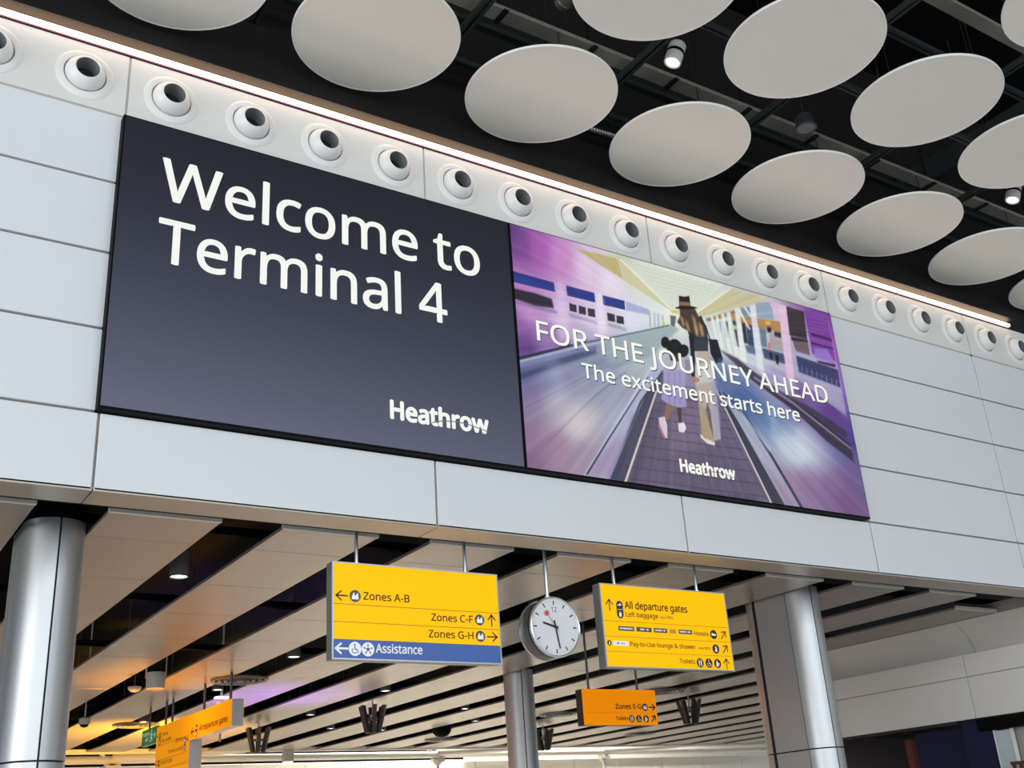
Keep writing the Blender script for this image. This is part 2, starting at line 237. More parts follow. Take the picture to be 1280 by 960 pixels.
# ---- flat print: lettering and pictograms on a plane given by origin, right and up vectors
GLYPHS = json.loads('''{"&":[718,[[327,-10,273,-10,205,-10,152,7,112,40,72,74,52,121,52,182,52,233,66,273,93,303,120,334,157,362,203,388,182,412,163,437,145,464,127,491,118,522,118,558,118,606,134,644,166,671,199,697,242,711,298,711,350,711,392,698,422,671,452,645,468,608,468,560,468,519,454,484,428,455,401,426,368,400,327,376,391,316,454,255,517,194,534,214,548,238,558,264,569,291,578,319,585,350,614,350,643,350,673,350,662,308,649,269,633,233,618,197,597,166,573,139,620,93,668,46,716,0,677,0,638,0,599,0,571,27,542,55,514,82,483,55,449,33,411,16,373,-1],[251,452,275,427,313,450,341,471,357,491,374,511,382,534,382,560,382,583,375,603,359,618,343,633,322,640,295,640,268,640,245,633,228,619,211,604,202,584,202,559,202,535,208,514,221,494,233,474],[235,67,275,67,317,67,353,74,383,87,413,101,439,117,459,136,391,202,323,268,255,334,220,313,192,292,172,271,152,249,142,221,142,185,142,149,154,121,178,99,203,77]]],"-":[316,[[118,225,39,225,39,250,39,275,39,301,118,301,197,301,276,301,276,275,276,250,276,225,197,225]]],"1":[561,[[292,0,264,0,264,163,264,326,264,489,264,517,264,540,265,557,265,574,266,592,268,610,257,600,248,591,239,584,231,576,220,567,207,556,182,536,157,515,132,495,117,514,102,534,87,553,150,602,213,651,276,700,300,700,324,700,348,700,348,467,348,233,348,0,320,0]]],"2":[561,[[201,0,47,0,47,24,47,48,47,72,108,133,169,195,230,257,266,292,295,324,320,351,344,378,362,405,375,432,387,458,393,487,393,519,393,557,382,586,359,606,336,626,306,636,270,636,236,636,206,630,180,619,154,607,128,591,101,570,86,589,70,608,55,627,82,650,114,670,150,686,185,702,225,710,270,710,335,710,387,693,425,660,462,627,481,582,481,524,481,487,474,453,459,421,444,389,423,358,396,326,369,295,338,262,302,226,253,178,205,130,156,82,156,81,156,80,156,78,274,78,392,78,510,78,510,52,510,26,510,0,356,0]]],"4":[561,[[384,0,356,0,356,53,356,106,356,159,244,159,132,159,21,159,21,183,21,208,21,232,130,390,240,547,350,704,380,704,409,704,439,704,439,548,439,392,439,236,473,236,507,236,541,236,541,210,541,185,541,159,507,159,473,159,439,159,439,106,439,53,439,0,411,0],[175,336,105,236,189,236,272,236,356,236,356,310,356,383,356,457,356,491,356,520,357,544,358,567,359,590,361,612,359,612,358,612,357,612,352,599,345,586,337,572,329,557,322,545,315,535,245,436]]],"9":[561,[[254,-10,188,-10,175,-10,160,-9,143,-7,125,-6,111,-3,100,0,100,25,100,49,100,74,125,65,154,61,186,61,232,61,270,68,300,83,329,98,353,119,371,145,388,170,401,200,409,235,417,269,421,305,423,343,421,343,419,343,417,343,402,321,382,302,354,286,327,270,292,262,250,262,190,262,141,280,104,317,67,354,49,406,49,474,49,523,58,565,77,600,96,635,122,662,155,681,188,700,227,710,273,710,317,710,357,699,393,676,429,653,458,619,478,574,499,529,510,471,510,401,510,351,505,301,497,252,488,204,472,160,449,120,425,81,393,49,350,25,308,2],[223,329,269,329,300,329,327,336,350,349,373,361,391,377,403,397,416,417,423,437,423,458,423,486,417,514,406,541,395,569,378,592,356,610,334,628,306,637,273,637,232,637,199,624,173,597,147,570,134,529,134,475,134,429,145,394,167,368,189,342]]],"A":[626,[[30,0,0,0,91,234,182,469,274,703,300,703,326,703,353,703,444,469,535,234,625,0,595,0,565,0,534,0,506,72,478,144,450,217,358,217,265,217,173,217,145,144,117,72,89,0,59,0],[228,366,202,295,276,295,350,295,424,295,397,366,371,436,345,507,343,512,340,522,335,535,331,549,326,563,322,578,318,593,314,604,312,612,307,592,302,572,296,552,290,533,285,518,281,507,255,436]]],"B":[637,[[177,0,95,0,95,233,95,467,95,700,162,700,228,700,295,700,383,700,449,687,494,661,538,635,561,591,561,526,561,485,549,451,526,424,504,397,471,379,427,372,427,370,427,368,427,367,457,362,483,354,507,341,531,329,550,311,564,288,577,265,584,236,584,199,584,136,563,87,519,52,476,17,416,0,341,0,259,0],[183,476,183,402,226,402,270,402,313,402,373,402,414,412,436,431,458,450,470,479,470,517,470,555,456,583,429,600,402,616,358,625,299,625,260,625,222,625,183,625,183,550],[183,159,183,75,230,75,277,75,325,75,387,75,430,87,454,111,478,135,490,167,490,206,490,242,478,272,452,295,427,317,382,328,318,328,273,328,228,328,183,328,183,244]]],"C":[620,[[420,-10,381,-10,310,-10,251,5,203,34,155,64,119,106,96,160,72,214,60,278,60,351,60,422,73,484,99,538,124,592,162,634,213,664,263,695,324,710,396,710,470,710,534,696,589,669,577,644,566,619,554,594,532,604,508,613,482,621,455,628,426,632,395,632,320,632,261,607,218,557,175,507,153,438,153,350,153,263,173,194,213,144,253,93,314,68,394,68,425,68,454,70,481,75,509,81,536,87,562,95,562,70,562,44,562,19,536,9,509,2,481,-3,453,-8]]],"D":[716,[[160,0,95,0,95,233,95,467,95,700,167,700,239,700,311,700,381,700,442,687,494,661,546,635,586,596,614,546,642,495,656,432,656,357,656,239,624,150,559,90,495,30,405,0,290,0,225,0],[183,258,183,75,215,75,247,75,278,75,468,75,563,168,563,354,563,447,540,516,494,559,448,603,382,625,298,625,260,625,222,625,183,625,183,442]]],"E":[545,[[225,0,95,0,95,233,95,467,95,700,225,700,356,700,486,700,486,674,486,648,486,623,385,623,284,623,183,623,183,550,183,477,183,404,278,404,374,404,469,404,469,378,469,353,469,327,374,327,278,327,183,327,183,244,183,161,183,77,284,77,385,77,486,77,486,52,486,26,486,0,356,0]]],"F":[509,[[125,0,95,0,95,233,95,467,95,700,225,700,356,700,486,700,486,674,486,648,486,623,385,623,284,623,183,623,183,540,183,457,183,375,278,375,373,375,468,375,468,349,468,323,468,297,373,297,278,297,183,297,183,198,183,99,183,0,154,0]]],"G":[714,[[444,-10,395,-10,323,-10,261,5,212,34,162,63,124,104,99,158,73,212,60,276,60,350,60,423,74,487,103,540,132,594,173,635,227,665,281,695,346,710,423,710,462,710,499,706,534,699,569,692,601,682,631,669,620,643,609,618,598,592,573,603,545,613,514,621,483,628,451,632,418,632,334,632,269,607,222,557,175,507,152,438,152,350,152,294,161,245,179,202,197,160,225,126,264,102,302,79,353,67,416,67,446,67,473,68,494,72,516,75,535,79,553,83,553,153,553,222,553,291,502,291,450,291,399,291,399,317,399,343,399,370,480,370,560,370,641,370,641,255,641,141,641,26,603,14,565,5,526,-1,488,-7]]],"H":[726,[[125,0,95,0,95,233,95,467,95,700,125,700,154,700,183,700,183,601,183,503,183,404,303,404,423,404,542,404,542,503,542,601,542,700,572,700,601,700,630,700,630,467,630,233,630,0,601,0,572,0,542,0,542,109,542,218,542,326,423,326,303,326,183,326,183,218,183,109,183,0,154,0]]],"J":[268,[[51,-186,-4,-186,-20,-186,-33,-185,-45,-183,-57,-181,-67,-177,-76,-174,-76,-149,-76,-124,-76,-99,-66,-102,-55,-104,-43,-106,-31,-108,-19,-109,-6,-109,10,-109,26,-106,41,-99,55,-92,67,-81,76,-65,86,-48,90,-25,90,4,90,236,90,468,90,700,120,700,149,700,178,700,178,470,178,241,178,11,178,-57,162,-106,128,-138,95,-170]]],"L":[514,[[226,0,95,0,95,233,95,467,95,700,125,700,154,700,183,700,183,493,183,286,183,78,285,78,387,78,489,78,489,52,489,26,489,0,358,0]]],"N":[745,[[122,0,95,0,95,233,95,467,95,700,129,700,163,700,197,700,322,507,446,314,571,121,572,121,573,121,575,121,574,131,573,147,572,168,571,189,570,211,569,236,568,261,568,284,568,305,568,437,568,568,568,700,595,700,623,700,650,700,650,467,650,233,650,0,616,0,581,0,547,0,422,194,297,388,173,581,171,581,170,581,169,581,171,558,172,530,174,496,176,462,176,427,176,391,176,261,176,130,176,0,149,0]]],"O":[766,[[454,-10,383,-10,311,-10,250,5,202,35,154,65,119,108,95,162,72,216,60,279,60,352,60,424,72,487,95,540,119,594,154,636,202,666,250,696,311,711,384,711,454,711,513,696,561,666,608,636,645,595,669,541,694,487,706,424,706,351,706,278,694,215,669,161,645,107,608,65,561,35,513,5],[304,67,383,67,463,67,521,92,558,143,594,193,613,263,613,351,613,439,594,508,558,558,521,608,463,633,384,633,305,633,247,608,209,558,172,508,153,439,153,351,153,263,172,193,209,143,246,92]]],"P":[593,[[125,0,95,0,95,233,95,467,95,700,157,700,219,700,280,700,372,700,439,682,480,646,522,610,543,559,543,494,543,456,534,419,517,386,500,352,471,325,430,304,389,283,334,273,264,273,237,273,210,273,183,273,183,182,183,91,183,0,154,0],[183,440,183,348,207,348,230,348,254,348,321,348,370,359,403,380,436,402,452,439,452,490,452,535,438,569,409,591,380,613,335,625,273,625,243,625,213,625,183,625,183,532]]],"R":[610,[[125,0,95,0,95,233,95,467,95,700,159,700,224,700,288,700,375,700,439,683,481,650,522,617,543,568,543,501,543,464,536,433,523,408,509,383,491,363,470,349,449,334,426,322,403,314,467,209,531,105,595,0,561,0,526,0,492,0,436,96,379,193,323,289,276,289,230,289,183,289,183,193,183,96,183,0,154,0],[183,450,183,364,218,364,253,364,288,364,345,364,387,375,413,398,439,420,452,453,452,497,452,543,438,575,411,595,383,614,341,624,283,624,250,624,217,624,183,624,183,537]]],"T":[545,[[258,0,228,0,228,208,228,415,228,623,156,623,83,623,10,623,10,648,10,674,10,700,185,700,359,700,534,700,534,674,534,648,534,623,462,623,389,623,317,623,317,415,317,208,317,0,287,0]]],"U":[717,[[417,-10,355,-10,268,-10,202,14,156,61,111,109,88,171,88,249,88,399,88,550,88,700,118,700,147,700,176,700,176,549,176,397,176,246,176,189,192,145,222,114,252,82,298,67,360,67,423,67,469,83,498,117,526,151,540,194,540,247,540,398,540,549,540,700,569,700,598,700,627,700,627,549,627,398,627,247,627,199,618,155,598,116,578,77,549,47,508,24,468,1]]],"W":[912,[[227,0,197,0,135,233,74,467,12,700,42,700,73,700,104,700,140,558,176,415,213,273,221,242,227,213,233,185,238,157,243,131,246,106,249,131,254,159,261,189,267,219,275,249,283,277,325,418,366,559,407,700,437,700,468,700,498,700,541,558,584,416,626,275,636,244,643,215,650,185,657,155,661,129,665,106,668,130,673,156,678,185,684,213,691,243,699,274,735,416,771,558,807,700,838,700,868,700,899,700,837,467,775,233,713,0,683,0,653,0,624,0,578,153,533,306,487,459,482,478,477,497,472,516,466,535,462,551,459,566,456,581,453,591,452,597,451,589,448,570,442,543,435,515,428,486,419,456,375,304,330,152,286,0,257,0]]],"Y":[555,[[263,0,233,0,233,89,233,178,233,268,156,412,78,556,0,700,32,700,64,700,96,700,157,585,217,471,277,356,338,471,399,585,460,700,492,700,523,700,555,700,477,557,399,414,322,272,322,181,322,91,322,0,292,0]]],"Z":[561,[[199,0,37,0,37,22,37,44,37,67,160,252,283,437,406,622,287,622,168,622,49,622,49,648,49,674,49,700,204,700,358,700,513,700,513,678,513,656,513,633,390,448,267,263,144,78,270,78,396,78,523,78,523,52,523,26,523,0,361,0]]],"a":[550,[[255,-10,211,-10,163,-10,124,3,92,28,61,53,45,92,45,146,45,198,66,239,107,267,148,296,211,311,297,314,327,315,357,316,386,317,386,327,386,338,386,348,386,392,377,422,358,439,339,456,312,465,277,465,250,465,224,461,199,452,174,444,151,435,129,425,121,446,112,468,103,489,126,502,153,512,184,521,216,530,248,534,282,534,346,534,394,520,425,492,455,464,471,419,471,358,471,239,471,119,471,0,450,0,429,0,408,0,402,25,397,50,391,75,390,75,389,75,387,75,364,46,340,25,315,11,290,-3],[202,60,230,60,275,60,312,72,341,97,371,121,385,159,385,210,385,225,385,241,385,257,359,256,334,255,308,254,242,251,197,241,172,223,147,204,134,178,134,145,134,116,143,94,161,80,179,67]]],"b":[603,[[397,-10,332,-10,291,-10,258,-2,231,13,205,28,185,46,170,67,167,67,165,67,163,67,157,44,151,22,145,0,125,0,104,0,83,0,83,248,83,497,83,745,112,745,141,745,170,745,170,685,170,624,170,564,170,542,169,521,168,501,167,482,166,467,165,456,166,456,168,456,170,456,185,478,205,497,231,512,258,527,291,534,332,534,398,534,450,512,490,466,529,421,549,353,549,263,549,173,529,105,489,59,449,13],[262,62,320,62,367,62,402,79,425,114,448,148,460,198,460,264,460,396,412,463,318,463,262,463,224,447,202,415,180,383,170,333,170,266,170,264,170,263,170,262,170,197,180,148,201,113,223,79]]],"c":[471,[[324,-10,294,-10,248,-10,206,0,170,19,134,38,105,67,85,107,64,147,54,198,54,260,54,325,65,377,86,418,108,458,137,488,174,507,211,526,253,535,300,535,327,535,353,533,377,527,402,521,423,515,438,507,429,483,421,459,412,435,396,441,378,447,357,452,336,457,316,460,298,460,195,460,143,393,143,261,143,197,156,149,181,115,206,82,243,65,293,65,322,65,347,68,369,74,391,79,411,87,429,95,429,70,429,44,429,19,412,9,392,2,371,-2,350,-7]]],"d":[603,[[311,-10,270,-10,204,-10,152,13,113,58,74,104,54,172,54,262,54,352,74,420,113,466,153,512,205,535,271,535,311,535,344,528,370,513,396,498,417,479,433,458,435,458,437,458,439,458,439,466,437,479,436,496,434,512,433,525,433,535,433,605,433,675,433,745,462,745,491,745,520,745,520,497,520,248,520,0,496,0,473,0,450,0,446,24,442,47,437,71,436,71,435,71,433,71,418,48,397,29,371,14,344,-2],[236,62,283,62,339,62,378,77,400,107,423,138,434,184,434,245,434,250,434,256,434,261,434,326,424,376,402,411,380,446,341,464,282,464,236,464,201,445,178,408,155,371,143,322,143,260,143,197,155,148,178,114,201,79]]],"e":[553,[[343,-10,307,-10,257,-10,213,0,175,21,137,41,107,71,86,111,65,151,54,201,54,259,54,316,64,366,83,407,102,448,129,480,164,502,199,524,240,535,286,535,331,535,370,525,402,506,435,486,460,459,477,423,494,387,503,346,503,298,503,281,503,263,503,246,383,246,263,246,143,246,144,187,160,141,189,110,218,79,258,64,311,64,344,64,374,67,400,73,425,79,452,88,479,100,479,75,479,50,479,25,453,13,426,4,400,-1,374,-7],[150,362,145,315,234,315,324,315,413,315,413,359,402,395,382,423,361,451,329,465,285,465,244,465,212,451,188,425,164,399]]],"f":[337,[[136,0,107,0,107,153,107,306,107,459,76,459,45,459,15,459,15,472,15,486,15,499,45,509,76,519,107,528,107,539,107,549,107,559,107,627,122,676,152,705,182,735,224,750,277,750,298,750,317,748,335,745,352,741,367,737,379,732,372,710,364,687,357,665,346,668,334,671,321,675,307,678,293,679,278,679,250,679,228,670,214,650,200,631,193,601,193,560,193,548,193,537,193,525,237,525,281,525,325,525,325,503,325,481,325,459,281,459,237,459,193,459,193,306,193,153,193,0,164,0]]],"g":[603,[[365,-235,284,-235,207,-235,144,-224,95,-202,95,-175,95,-149,95,-123,147,-150,211,-164,289,-164,334,-164,370,-150,396,-124,421,-98,434,-61,434,-16,434,-9,434,-2,434,5,434,13,435,24,435,39,436,53,437,64,437,70,436,70,435,70,433,70,398,17,344,-10,271,-10,203,-10,150,14,111,62,73,109,54,176,54,262,54,345,73,412,111,461,150,511,202,535,270,535,304,535,335,529,363,516,391,503,415,483,434,456,436,456,438,456,439,456,443,479,447,502,451,525,474,525,497,525,520,525,520,347,520,169,520,-9,520,-84,500,-141,462,-178,424,-216],[238,61,283,61,336,61,375,75,399,103,423,132,435,178,435,241,435,248,435,255,435,262,435,334,423,385,398,416,373,447,334,463,281,463,238,463,204,445,179,410,155,375,143,325,143,261,143,196,155,147,179,112,203,78]]],"h":[606,[[112,0,83,0,83,248,83,497,83,745,112,745,141,745,170,745,170,672,170,599,170,526,170,500,168,476,165,453,167,453,169,453,171,453,188,480,211,500,240,514,269,527,300,534,334,534,398,534,446,519,478,489,510,458,526,409,526,342,526,228,526,114,526,0,498,0,470,0,441,0,441,112,441,224,441,336,441,421,402,463,324,463,265,463,224,446,202,413,181,380,170,333,170,272,170,181,170,91,170,0,141,0]]],"i":[253,[[141,613,127,613,113,613,101,617,91,626,81,636,76,649,76,668,76,687,81,700,91,709,101,718,113,723,127,723,141,723,152,718,162,709,172,700,177,687,177,668,177,649,172,636,162,626,152,617],[112,0,83,0,83,175,83,350,83,525,112,525,141,525,170,525,170,350,170,175,170,0,141,0]]],"k":[524,[[112,0,83,0,83,248,83,497,83,745,112,745,140,745,169,745,169,615,169,486,169,356,169,345,168,332,168,315,167,298,166,283,165,271,166,271,167,271,169,271,173,276,178,283,186,293,194,303,202,313,210,323,218,333,225,342,231,348,287,407,343,466,399,525,433,525,466,525,500,525,429,451,358,376,287,301,363,201,439,100,515,0,480,0,445,0,411,0,350,82,289,163,228,245,208,228,189,210,169,193,169,129,169,64,169,0,140,0]]],"l":[253,[[112,0,83,0,83,248,83,497,83,745,112,745,141,745,170,745,170,497,170,248,170,0,141,0]]],"m":[917,[[112,0,83,0,83,175,83,350,83,525,107,525,130,525,153,525,157,502,161,478,166,454,167,454,169,454,171,454,187,481,209,502,237,515,265,529,294,535,325,535,408,535,461,506,486,447,488,447,490,447,491,447,509,477,533,499,563,514,594,528,626,535,660,535,719,535,764,520,793,490,823,459,837,410,837,342,837,228,837,114,837,0,809,0,780,0,752,0,752,113,752,225,752,338,752,421,716,463,645,463,594,463,558,448,536,419,514,389,503,346,503,290,503,193,503,97,503,0,475,0,446,0,418,0,418,113,418,225,418,338,418,421,382,463,310,463,257,463,220,446,200,414,180,381,170,334,170,273,170,182,170,91,170,0,141,0]]],"n":[606,[[112,0,83,0,83,175,83,350,83,525,107,525,130,525,153,525,157,502,161,478,166,454,167,454,169,454,171,454,188,481,211,502,241,515,271,529,303,535,336,535,399,535,446,520,478,490,510,459,526,410,526,342,526,228,526,114,526,0,498,0,470,0,441,0,441,112,441,224,441,336,441,421,402,463,324,463,265,463,225,446,203,414,181,381,170,334,170,273,170,182,170,91,170,0,141,0]]],"o":[593,[[370,-10,295,-10,249,-10,207,1,171,22,135,43,106,74,85,115,64,156,54,206,54,264,54,351,76,418,120,465,163,512,223,535,298,535,346,535,388,525,424,503,460,482,489,451,509,411,530,371,540,322,540,264,540,177,518,109,474,62,430,14],[243,62,297,62,350,62,389,80,414,116,439,152,451,202,451,264,451,326,439,375,414,410,389,445,350,463,296,463,242,463,204,445,179,410,155,375,143,326,143,264,143,202,155,152,180,116,204,80]]],"p":[603,[[112,-235,83,-235,83,18,83,272,83,525,107,525,130,525,154,525,158,502,162,478,166,454,167,454,168,454,170,454,185,477,206,496,231,512,257,527,291,535,333,535,398,535,450,513,490,468,529,423,549,355,549,264,549,174,529,106,490,60,450,13,398,-10,332,-10,292,-10,258,-2,232,13,205,29,185,46,170,67,168,67,166,67,164,67,165,56,166,42,168,25,169,8,170,-7,170,-20,170,-92,170,-163,170,-235,141,-235],[262,62,320,62,352,62,378,71,399,88,419,106,434,130,445,160,455,191,460,225,460,265,460,325,448,373,425,409,402,445,366,463,318,463,264,463,226,448,204,418,183,388,171,342,170,280,170,275,170,269,170,264,170,199,180,149,201,114,223,79]]],"r":[405,[[112,0,83,0,83,175,83,350,83,525,107,525,130,525,154,525,157,493,160,461,164,429,165,429,166,429,168,429,185,458,207,483,233,504,260,525,292,535,328,535,338,535,349,535,360,534,372,533,382,531,390,529,387,503,383,476,379,450,371,452,362,454,351,455,341,456,332,457,323,457,296,457,271,450,247,435,224,420,205,400,191,373,177,347,170,316,170,280,170,187,170,93,170,0,141,0]]],"s":[470,[[280,-10,216,-10,179,-10,148,-7,121,-1,95,5,71,13,51,24,51,50,51,76,51,102,72,92,97,82,127,73,157,64,187,60,218,60,261,60,293,67,313,81,332,95,342,114,342,137,342,150,339,162,331,173,324,183,311,193,293,204,274,214,247,226,213,239,179,252,150,265,125,278,101,292,83,307,70,325,57,344,50,367,50,396,50,441,68,475,104,499,141,523,188,535,247,535,279,535,309,532,337,526,365,520,391,511,415,500,405,477,395,454,385,431,363,441,340,448,316,455,292,461,267,465,241,465,206,465,179,459,160,448,142,436,132,421,132,401,132,387,137,374,145,364,154,354,168,344,188,335,208,325,234,313,268,301,301,289,329,276,353,262,376,249,394,233,407,215,419,196,425,173,425,145,425,94,407,56,369,29,331,3]]],"t":[354,[[260,-10,244,-10,217,-10,191,-5,168,4,145,14,126,30,112,54,97,77,90,110,90,153,90,255,90,357,90,459,65,459,41,459,16,459,16,473,16,486,16,500,41,511,66,523,91,534,103,572,114,609,125,646,142,646,159,646,176,646,176,606,176,566,176,525,227,525,278,525,328,525,328,503,328,481,328,459,278,459,227,459,176,459,176,358,176,256,176,155,176,123,184,99,200,84,215,68,235,61,259,61,272,61,285,62,299,64,313,67,324,69,332,72,332,50,332,28,332,6,323,1,310,-2,293,-5,276,-8]]],"u":[606,[[303,-10,269,-10,205,-10,158,5,125,36,93,66,77,115,77,181,77,296,77,411,77,525,107,525,136,525,165,525,165,413,165,300,165,187,165,104,204,62,281,62,340,62,380,78,402,111,425,143,436,191,436,252,436,343,436,434,436,525,465,525,494,525,523,525,523,350,523,175,523,0,499,0,475,0,452,0,448,23,443,46,439,70,438,70,437,70,435,70,418,42,395,22,365,9,335,-3]]],"v":[498,[[232,0,199,0,133,175,66,350,0,525,31,525,61,525,92,525,129,422,167,319,204,216,209,201,215,185,221,168,226,150,232,133,236,117,241,101,244,88,246,76,247,76,249,76,250,76,253,88,256,101,261,118,266,134,272,151,278,169,284,186,290,202,294,216,331,319,369,422,406,525,437,525,467,525,498,525,431,350,365,175,298,0,265,0]]],"w":[771,[[188,1,155,1,107,176,59,351,11,526,41,526,70,526,100,526,124,433,148,340,173,246,180,218,187,190,193,161,200,132,204,108,207,89,208,89,209,89,211,89,213,100,217,114,220,130,224,147,228,164,232,182,237,200,242,216,246,230,277,329,308,428,339,526,371,526,402,526,433,526,463,428,493,329,524,230,531,208,538,184,545,158,551,132,556,109,559,90,560,90,561,90,563,90,565,107,569,129,576,158,583,187,590,216,598,246,623,340,647,433,672,526,701,526,730,526,760,526,711,351,662,176,614,1,580,1,546,1,513,1,483,100,453,198,423,297,414,324,407,350,400,376,394,402,390,422,386,436,385,436,384,436,382,436,380,422,375,402,370,376,364,350,356,324,347,296,316,198,284,99,253,1,220,1]]],"x":[519,[[50,0,18,0,81,90,144,179,208,269,147,354,87,440,26,525,59,525,92,525,125,525,170,459,215,393,260,327,305,393,349,459,394,525,426,525,459,525,491,525,431,440,370,354,310,269,374,179,437,90,501,0,468,0,436,0,403,0,355,70,308,140,260,210,211,140,163,70,115,0,82,0]]],"y":[500,[[133,-235,82,-235,67,-235,53,-234,41,-233,29,-231,19,-229,11,-227,11,-205,11,-182,11,-159,18,-160,27,-161,37,-163,47,-164,58,-165,69,-165,99,-165,123,-156,141,-139,159,-122,174,-100,185,-72,194,-48,204,-25,213,-2,142,174,72,350,1,525,32,525,62,525,93,525,131,426,169,326,207,226,217,200,225,175,233,151,241,128,247,105,251,83,252,83,254,83,255,83,259,100,265,121,273,148,281,174,290,201,300,227,336,327,371,426,407,525,438,525,469,525,500,525,425,326,349,127,274,-73,255,-122,232,-162,202,-191,173,-221]]]," ":[255,[]]}''')
class Plane:
    def __init__(s, origin, right, up): s.o = Vector(origin); s.r = Vector(right); s.u = Vector(up); s.n = s.r.cross(s.u)
    def __call__(s, a, b, d=0.0): return s.o + s.r * a + s.u * b + s.n * d
_tc = {}
def text_mesh(body):
    key = body
    if key in _tc: return _tc[key]
    cu = bpy.data.curves.new('tmp', 'CURVE'); cu.dimensions = '2D'; cu.fill_mode = 'FRONT'; cu.resolution_u = 4; O = []
    x = 0
    for ch in body:
        adv, sps = GLYPHS[ch]
        for pts in sps:
            n = len(pts) // 6
            out = []
            for i in range(n):
                p = pts[6 * i:6 * i + 6]; q = pts[(6 * i + 6) % (6 * n):][:6]
                a, b_, c, d_ = (p[2], p[3]), (p[4], p[5]), (q[0], q[1]), (q[2], q[3])
                for t in (0, .25, .5, .75):
                    u = 1 - t
                    out.append(tuple((u**3 * a[k] + 3*u*u*t * b_[k] + 3*u*t*t * c[k] + t**3 * d_[k]) / 700 + (x if k == 0 else 0) for k in (0, 1)))
            keep = [out[0]]
            for o_ in out[1:]:
                if math.hypot(o_[0] - keep[-1][0], o_[1] - keep[-1][1]) > .006: keep.append(o_)
            O.append(keep)
            s = cu.splines.new('BEZIER'); s.bezier_points.add(n - 1); s.use_cyclic_u = True
            for i in range(n):
                p = [v / 700 for v in pts[6 * i:6 * i + 6]]
                b = s.bezier_points[i]; b.handle_left_type = b.handle_right_type = 'FREE'
                b.co = (p[2] + x, p[3], 0); b.handle_left = (p[0] + x, p[1], 0); b.handle_right = (p[4] + x, p[5], 0)
        x += adv / 700
    ob = bpy.data.objects.new('tmp', cu); COL.objects.link(ob)
    bpy.context.view_layer.update()
    dg = bpy.context.evaluated_depsgraph_get()
    me = ob.evaluated_get(dg).to_mesh()
    V = np.array([v.co[:2] for v in me.vertices]); F = [list(p.vertices) for p in me.polygons]
    ob.evaluated_get(dg).to_mesh_clear()
    bpy.data.objects.remove(ob); bpy.data.curves.remove(cu)
    _tc[key] = (V, F, O)
    return V, F, O
def multi(kind):
    def deco(fn):
        def g(bm, *a, **k):
            if isinstance(bm, Pr):
                b = bmesh.new(); fn(b, *a, **k); bm.items.append((kind, b))
            else: fn(bm, *a, **k)
        return g
    return deco
@multi('lettering')
def text(bm, pl, body, x0, x1, zb, cap, d=0.002, bold=0.0, italic=0.0):
    # body set between x0 and x1 (visible ink), baseline zb, cap height cap
    V, F, O = text_mesh(body)
    lo, hi = V[:, 0].min(), V[:, 0].max(); sx = (x1 - x0) / (hi - lo)
    vs = [bm.verts.new(pl(x0 + (a - lo) * sx, zb + b * cap, d)) for a, b in V]
    for f in F:
        try: bm.faces.new([vs[i] for i in f])
        except ValueError: pass
    if bold > 0:
        # heavier weight: the outline itself drawn with a narrow stroke
        for P_ in O:
            Q_ = [(x0 + (a - lo) * sx, zb + b * cap) for a, b in P_]
            n = len(Q_); N = []
            for i in range(n):
                ax, az = Q_[i - 1]; bx, bz = Q_[(i + 1) % n]; L = math.hypot(bx - ax, bz - az) or 1
                N.append(((az - bz) / L * bold * cap, (bx - ax) / L * bold * cap))
            o_ = [bm.verts.new(pl(q[0] + m_[0], q[1] + m_[1], d)) for q, m_ in zip(Q_, N)]
            i_ = [bm.verts.new(pl(q[0] - m_[0], q[1] - m_[1], d)) for q, m_ in zip(Q_, N)]
            for i in range(n):
                j = (i + 1) % n
                bm.faces.new([o_[i], o_[j], i_[j], i_[i]])
@multi('print_patch')
def poly2(bm, pl, pts, d=0.002):
    bm.faces.new([bm.verts.new(pl(a, b, d)) for a, b in pts])
def disc2(bm, pl, cx, cz, r, d=0.002, n=24, rz=None):
    poly2(bm, pl, [(cx + r * math.cos(2 * PI * i / n), cz + (rz or r) * math.sin(2 * PI * i / n)) for i in range(n)], d)
def stroke(bm, pl, pts, w, d=0.002):
    for (a, b), (c, e) in zip(pts, pts[1:]):
        L = math.hypot(c - a, e - b); nx, nz = -(e - b) / L * w / 2, (c - a) / L * w / 2
        tx, tz = (c - a) / L * w * .3, (e - b) / L * w * .3
        poly2(bm, pl, [(a - tx + nx, b - tz + nz), (a - tx - nx, b - tz - nz), (c + tx - nx, e + tz - nz), (c + tx + nx, e + tz + nz)], d)
@multi('arrow')
def arrow(bm, pl, cx, cz, s, ang, w=None, d=0.002):
    w = w or s * .16
    ca, sa = math.cos(ang), math.sin(ang)
    R = lambda a, b: (cx + a * ca - b * sa, cz + a * sa + b * ca)
    h = s / 2
    stroke(bm, pl, [R(-h, 0), R(h * .9, 0)], w, d)
    stroke(bm, pl, [R(h * .1, h * .75), R(h, 0), R(h * .1, -h * .75)], w, d)
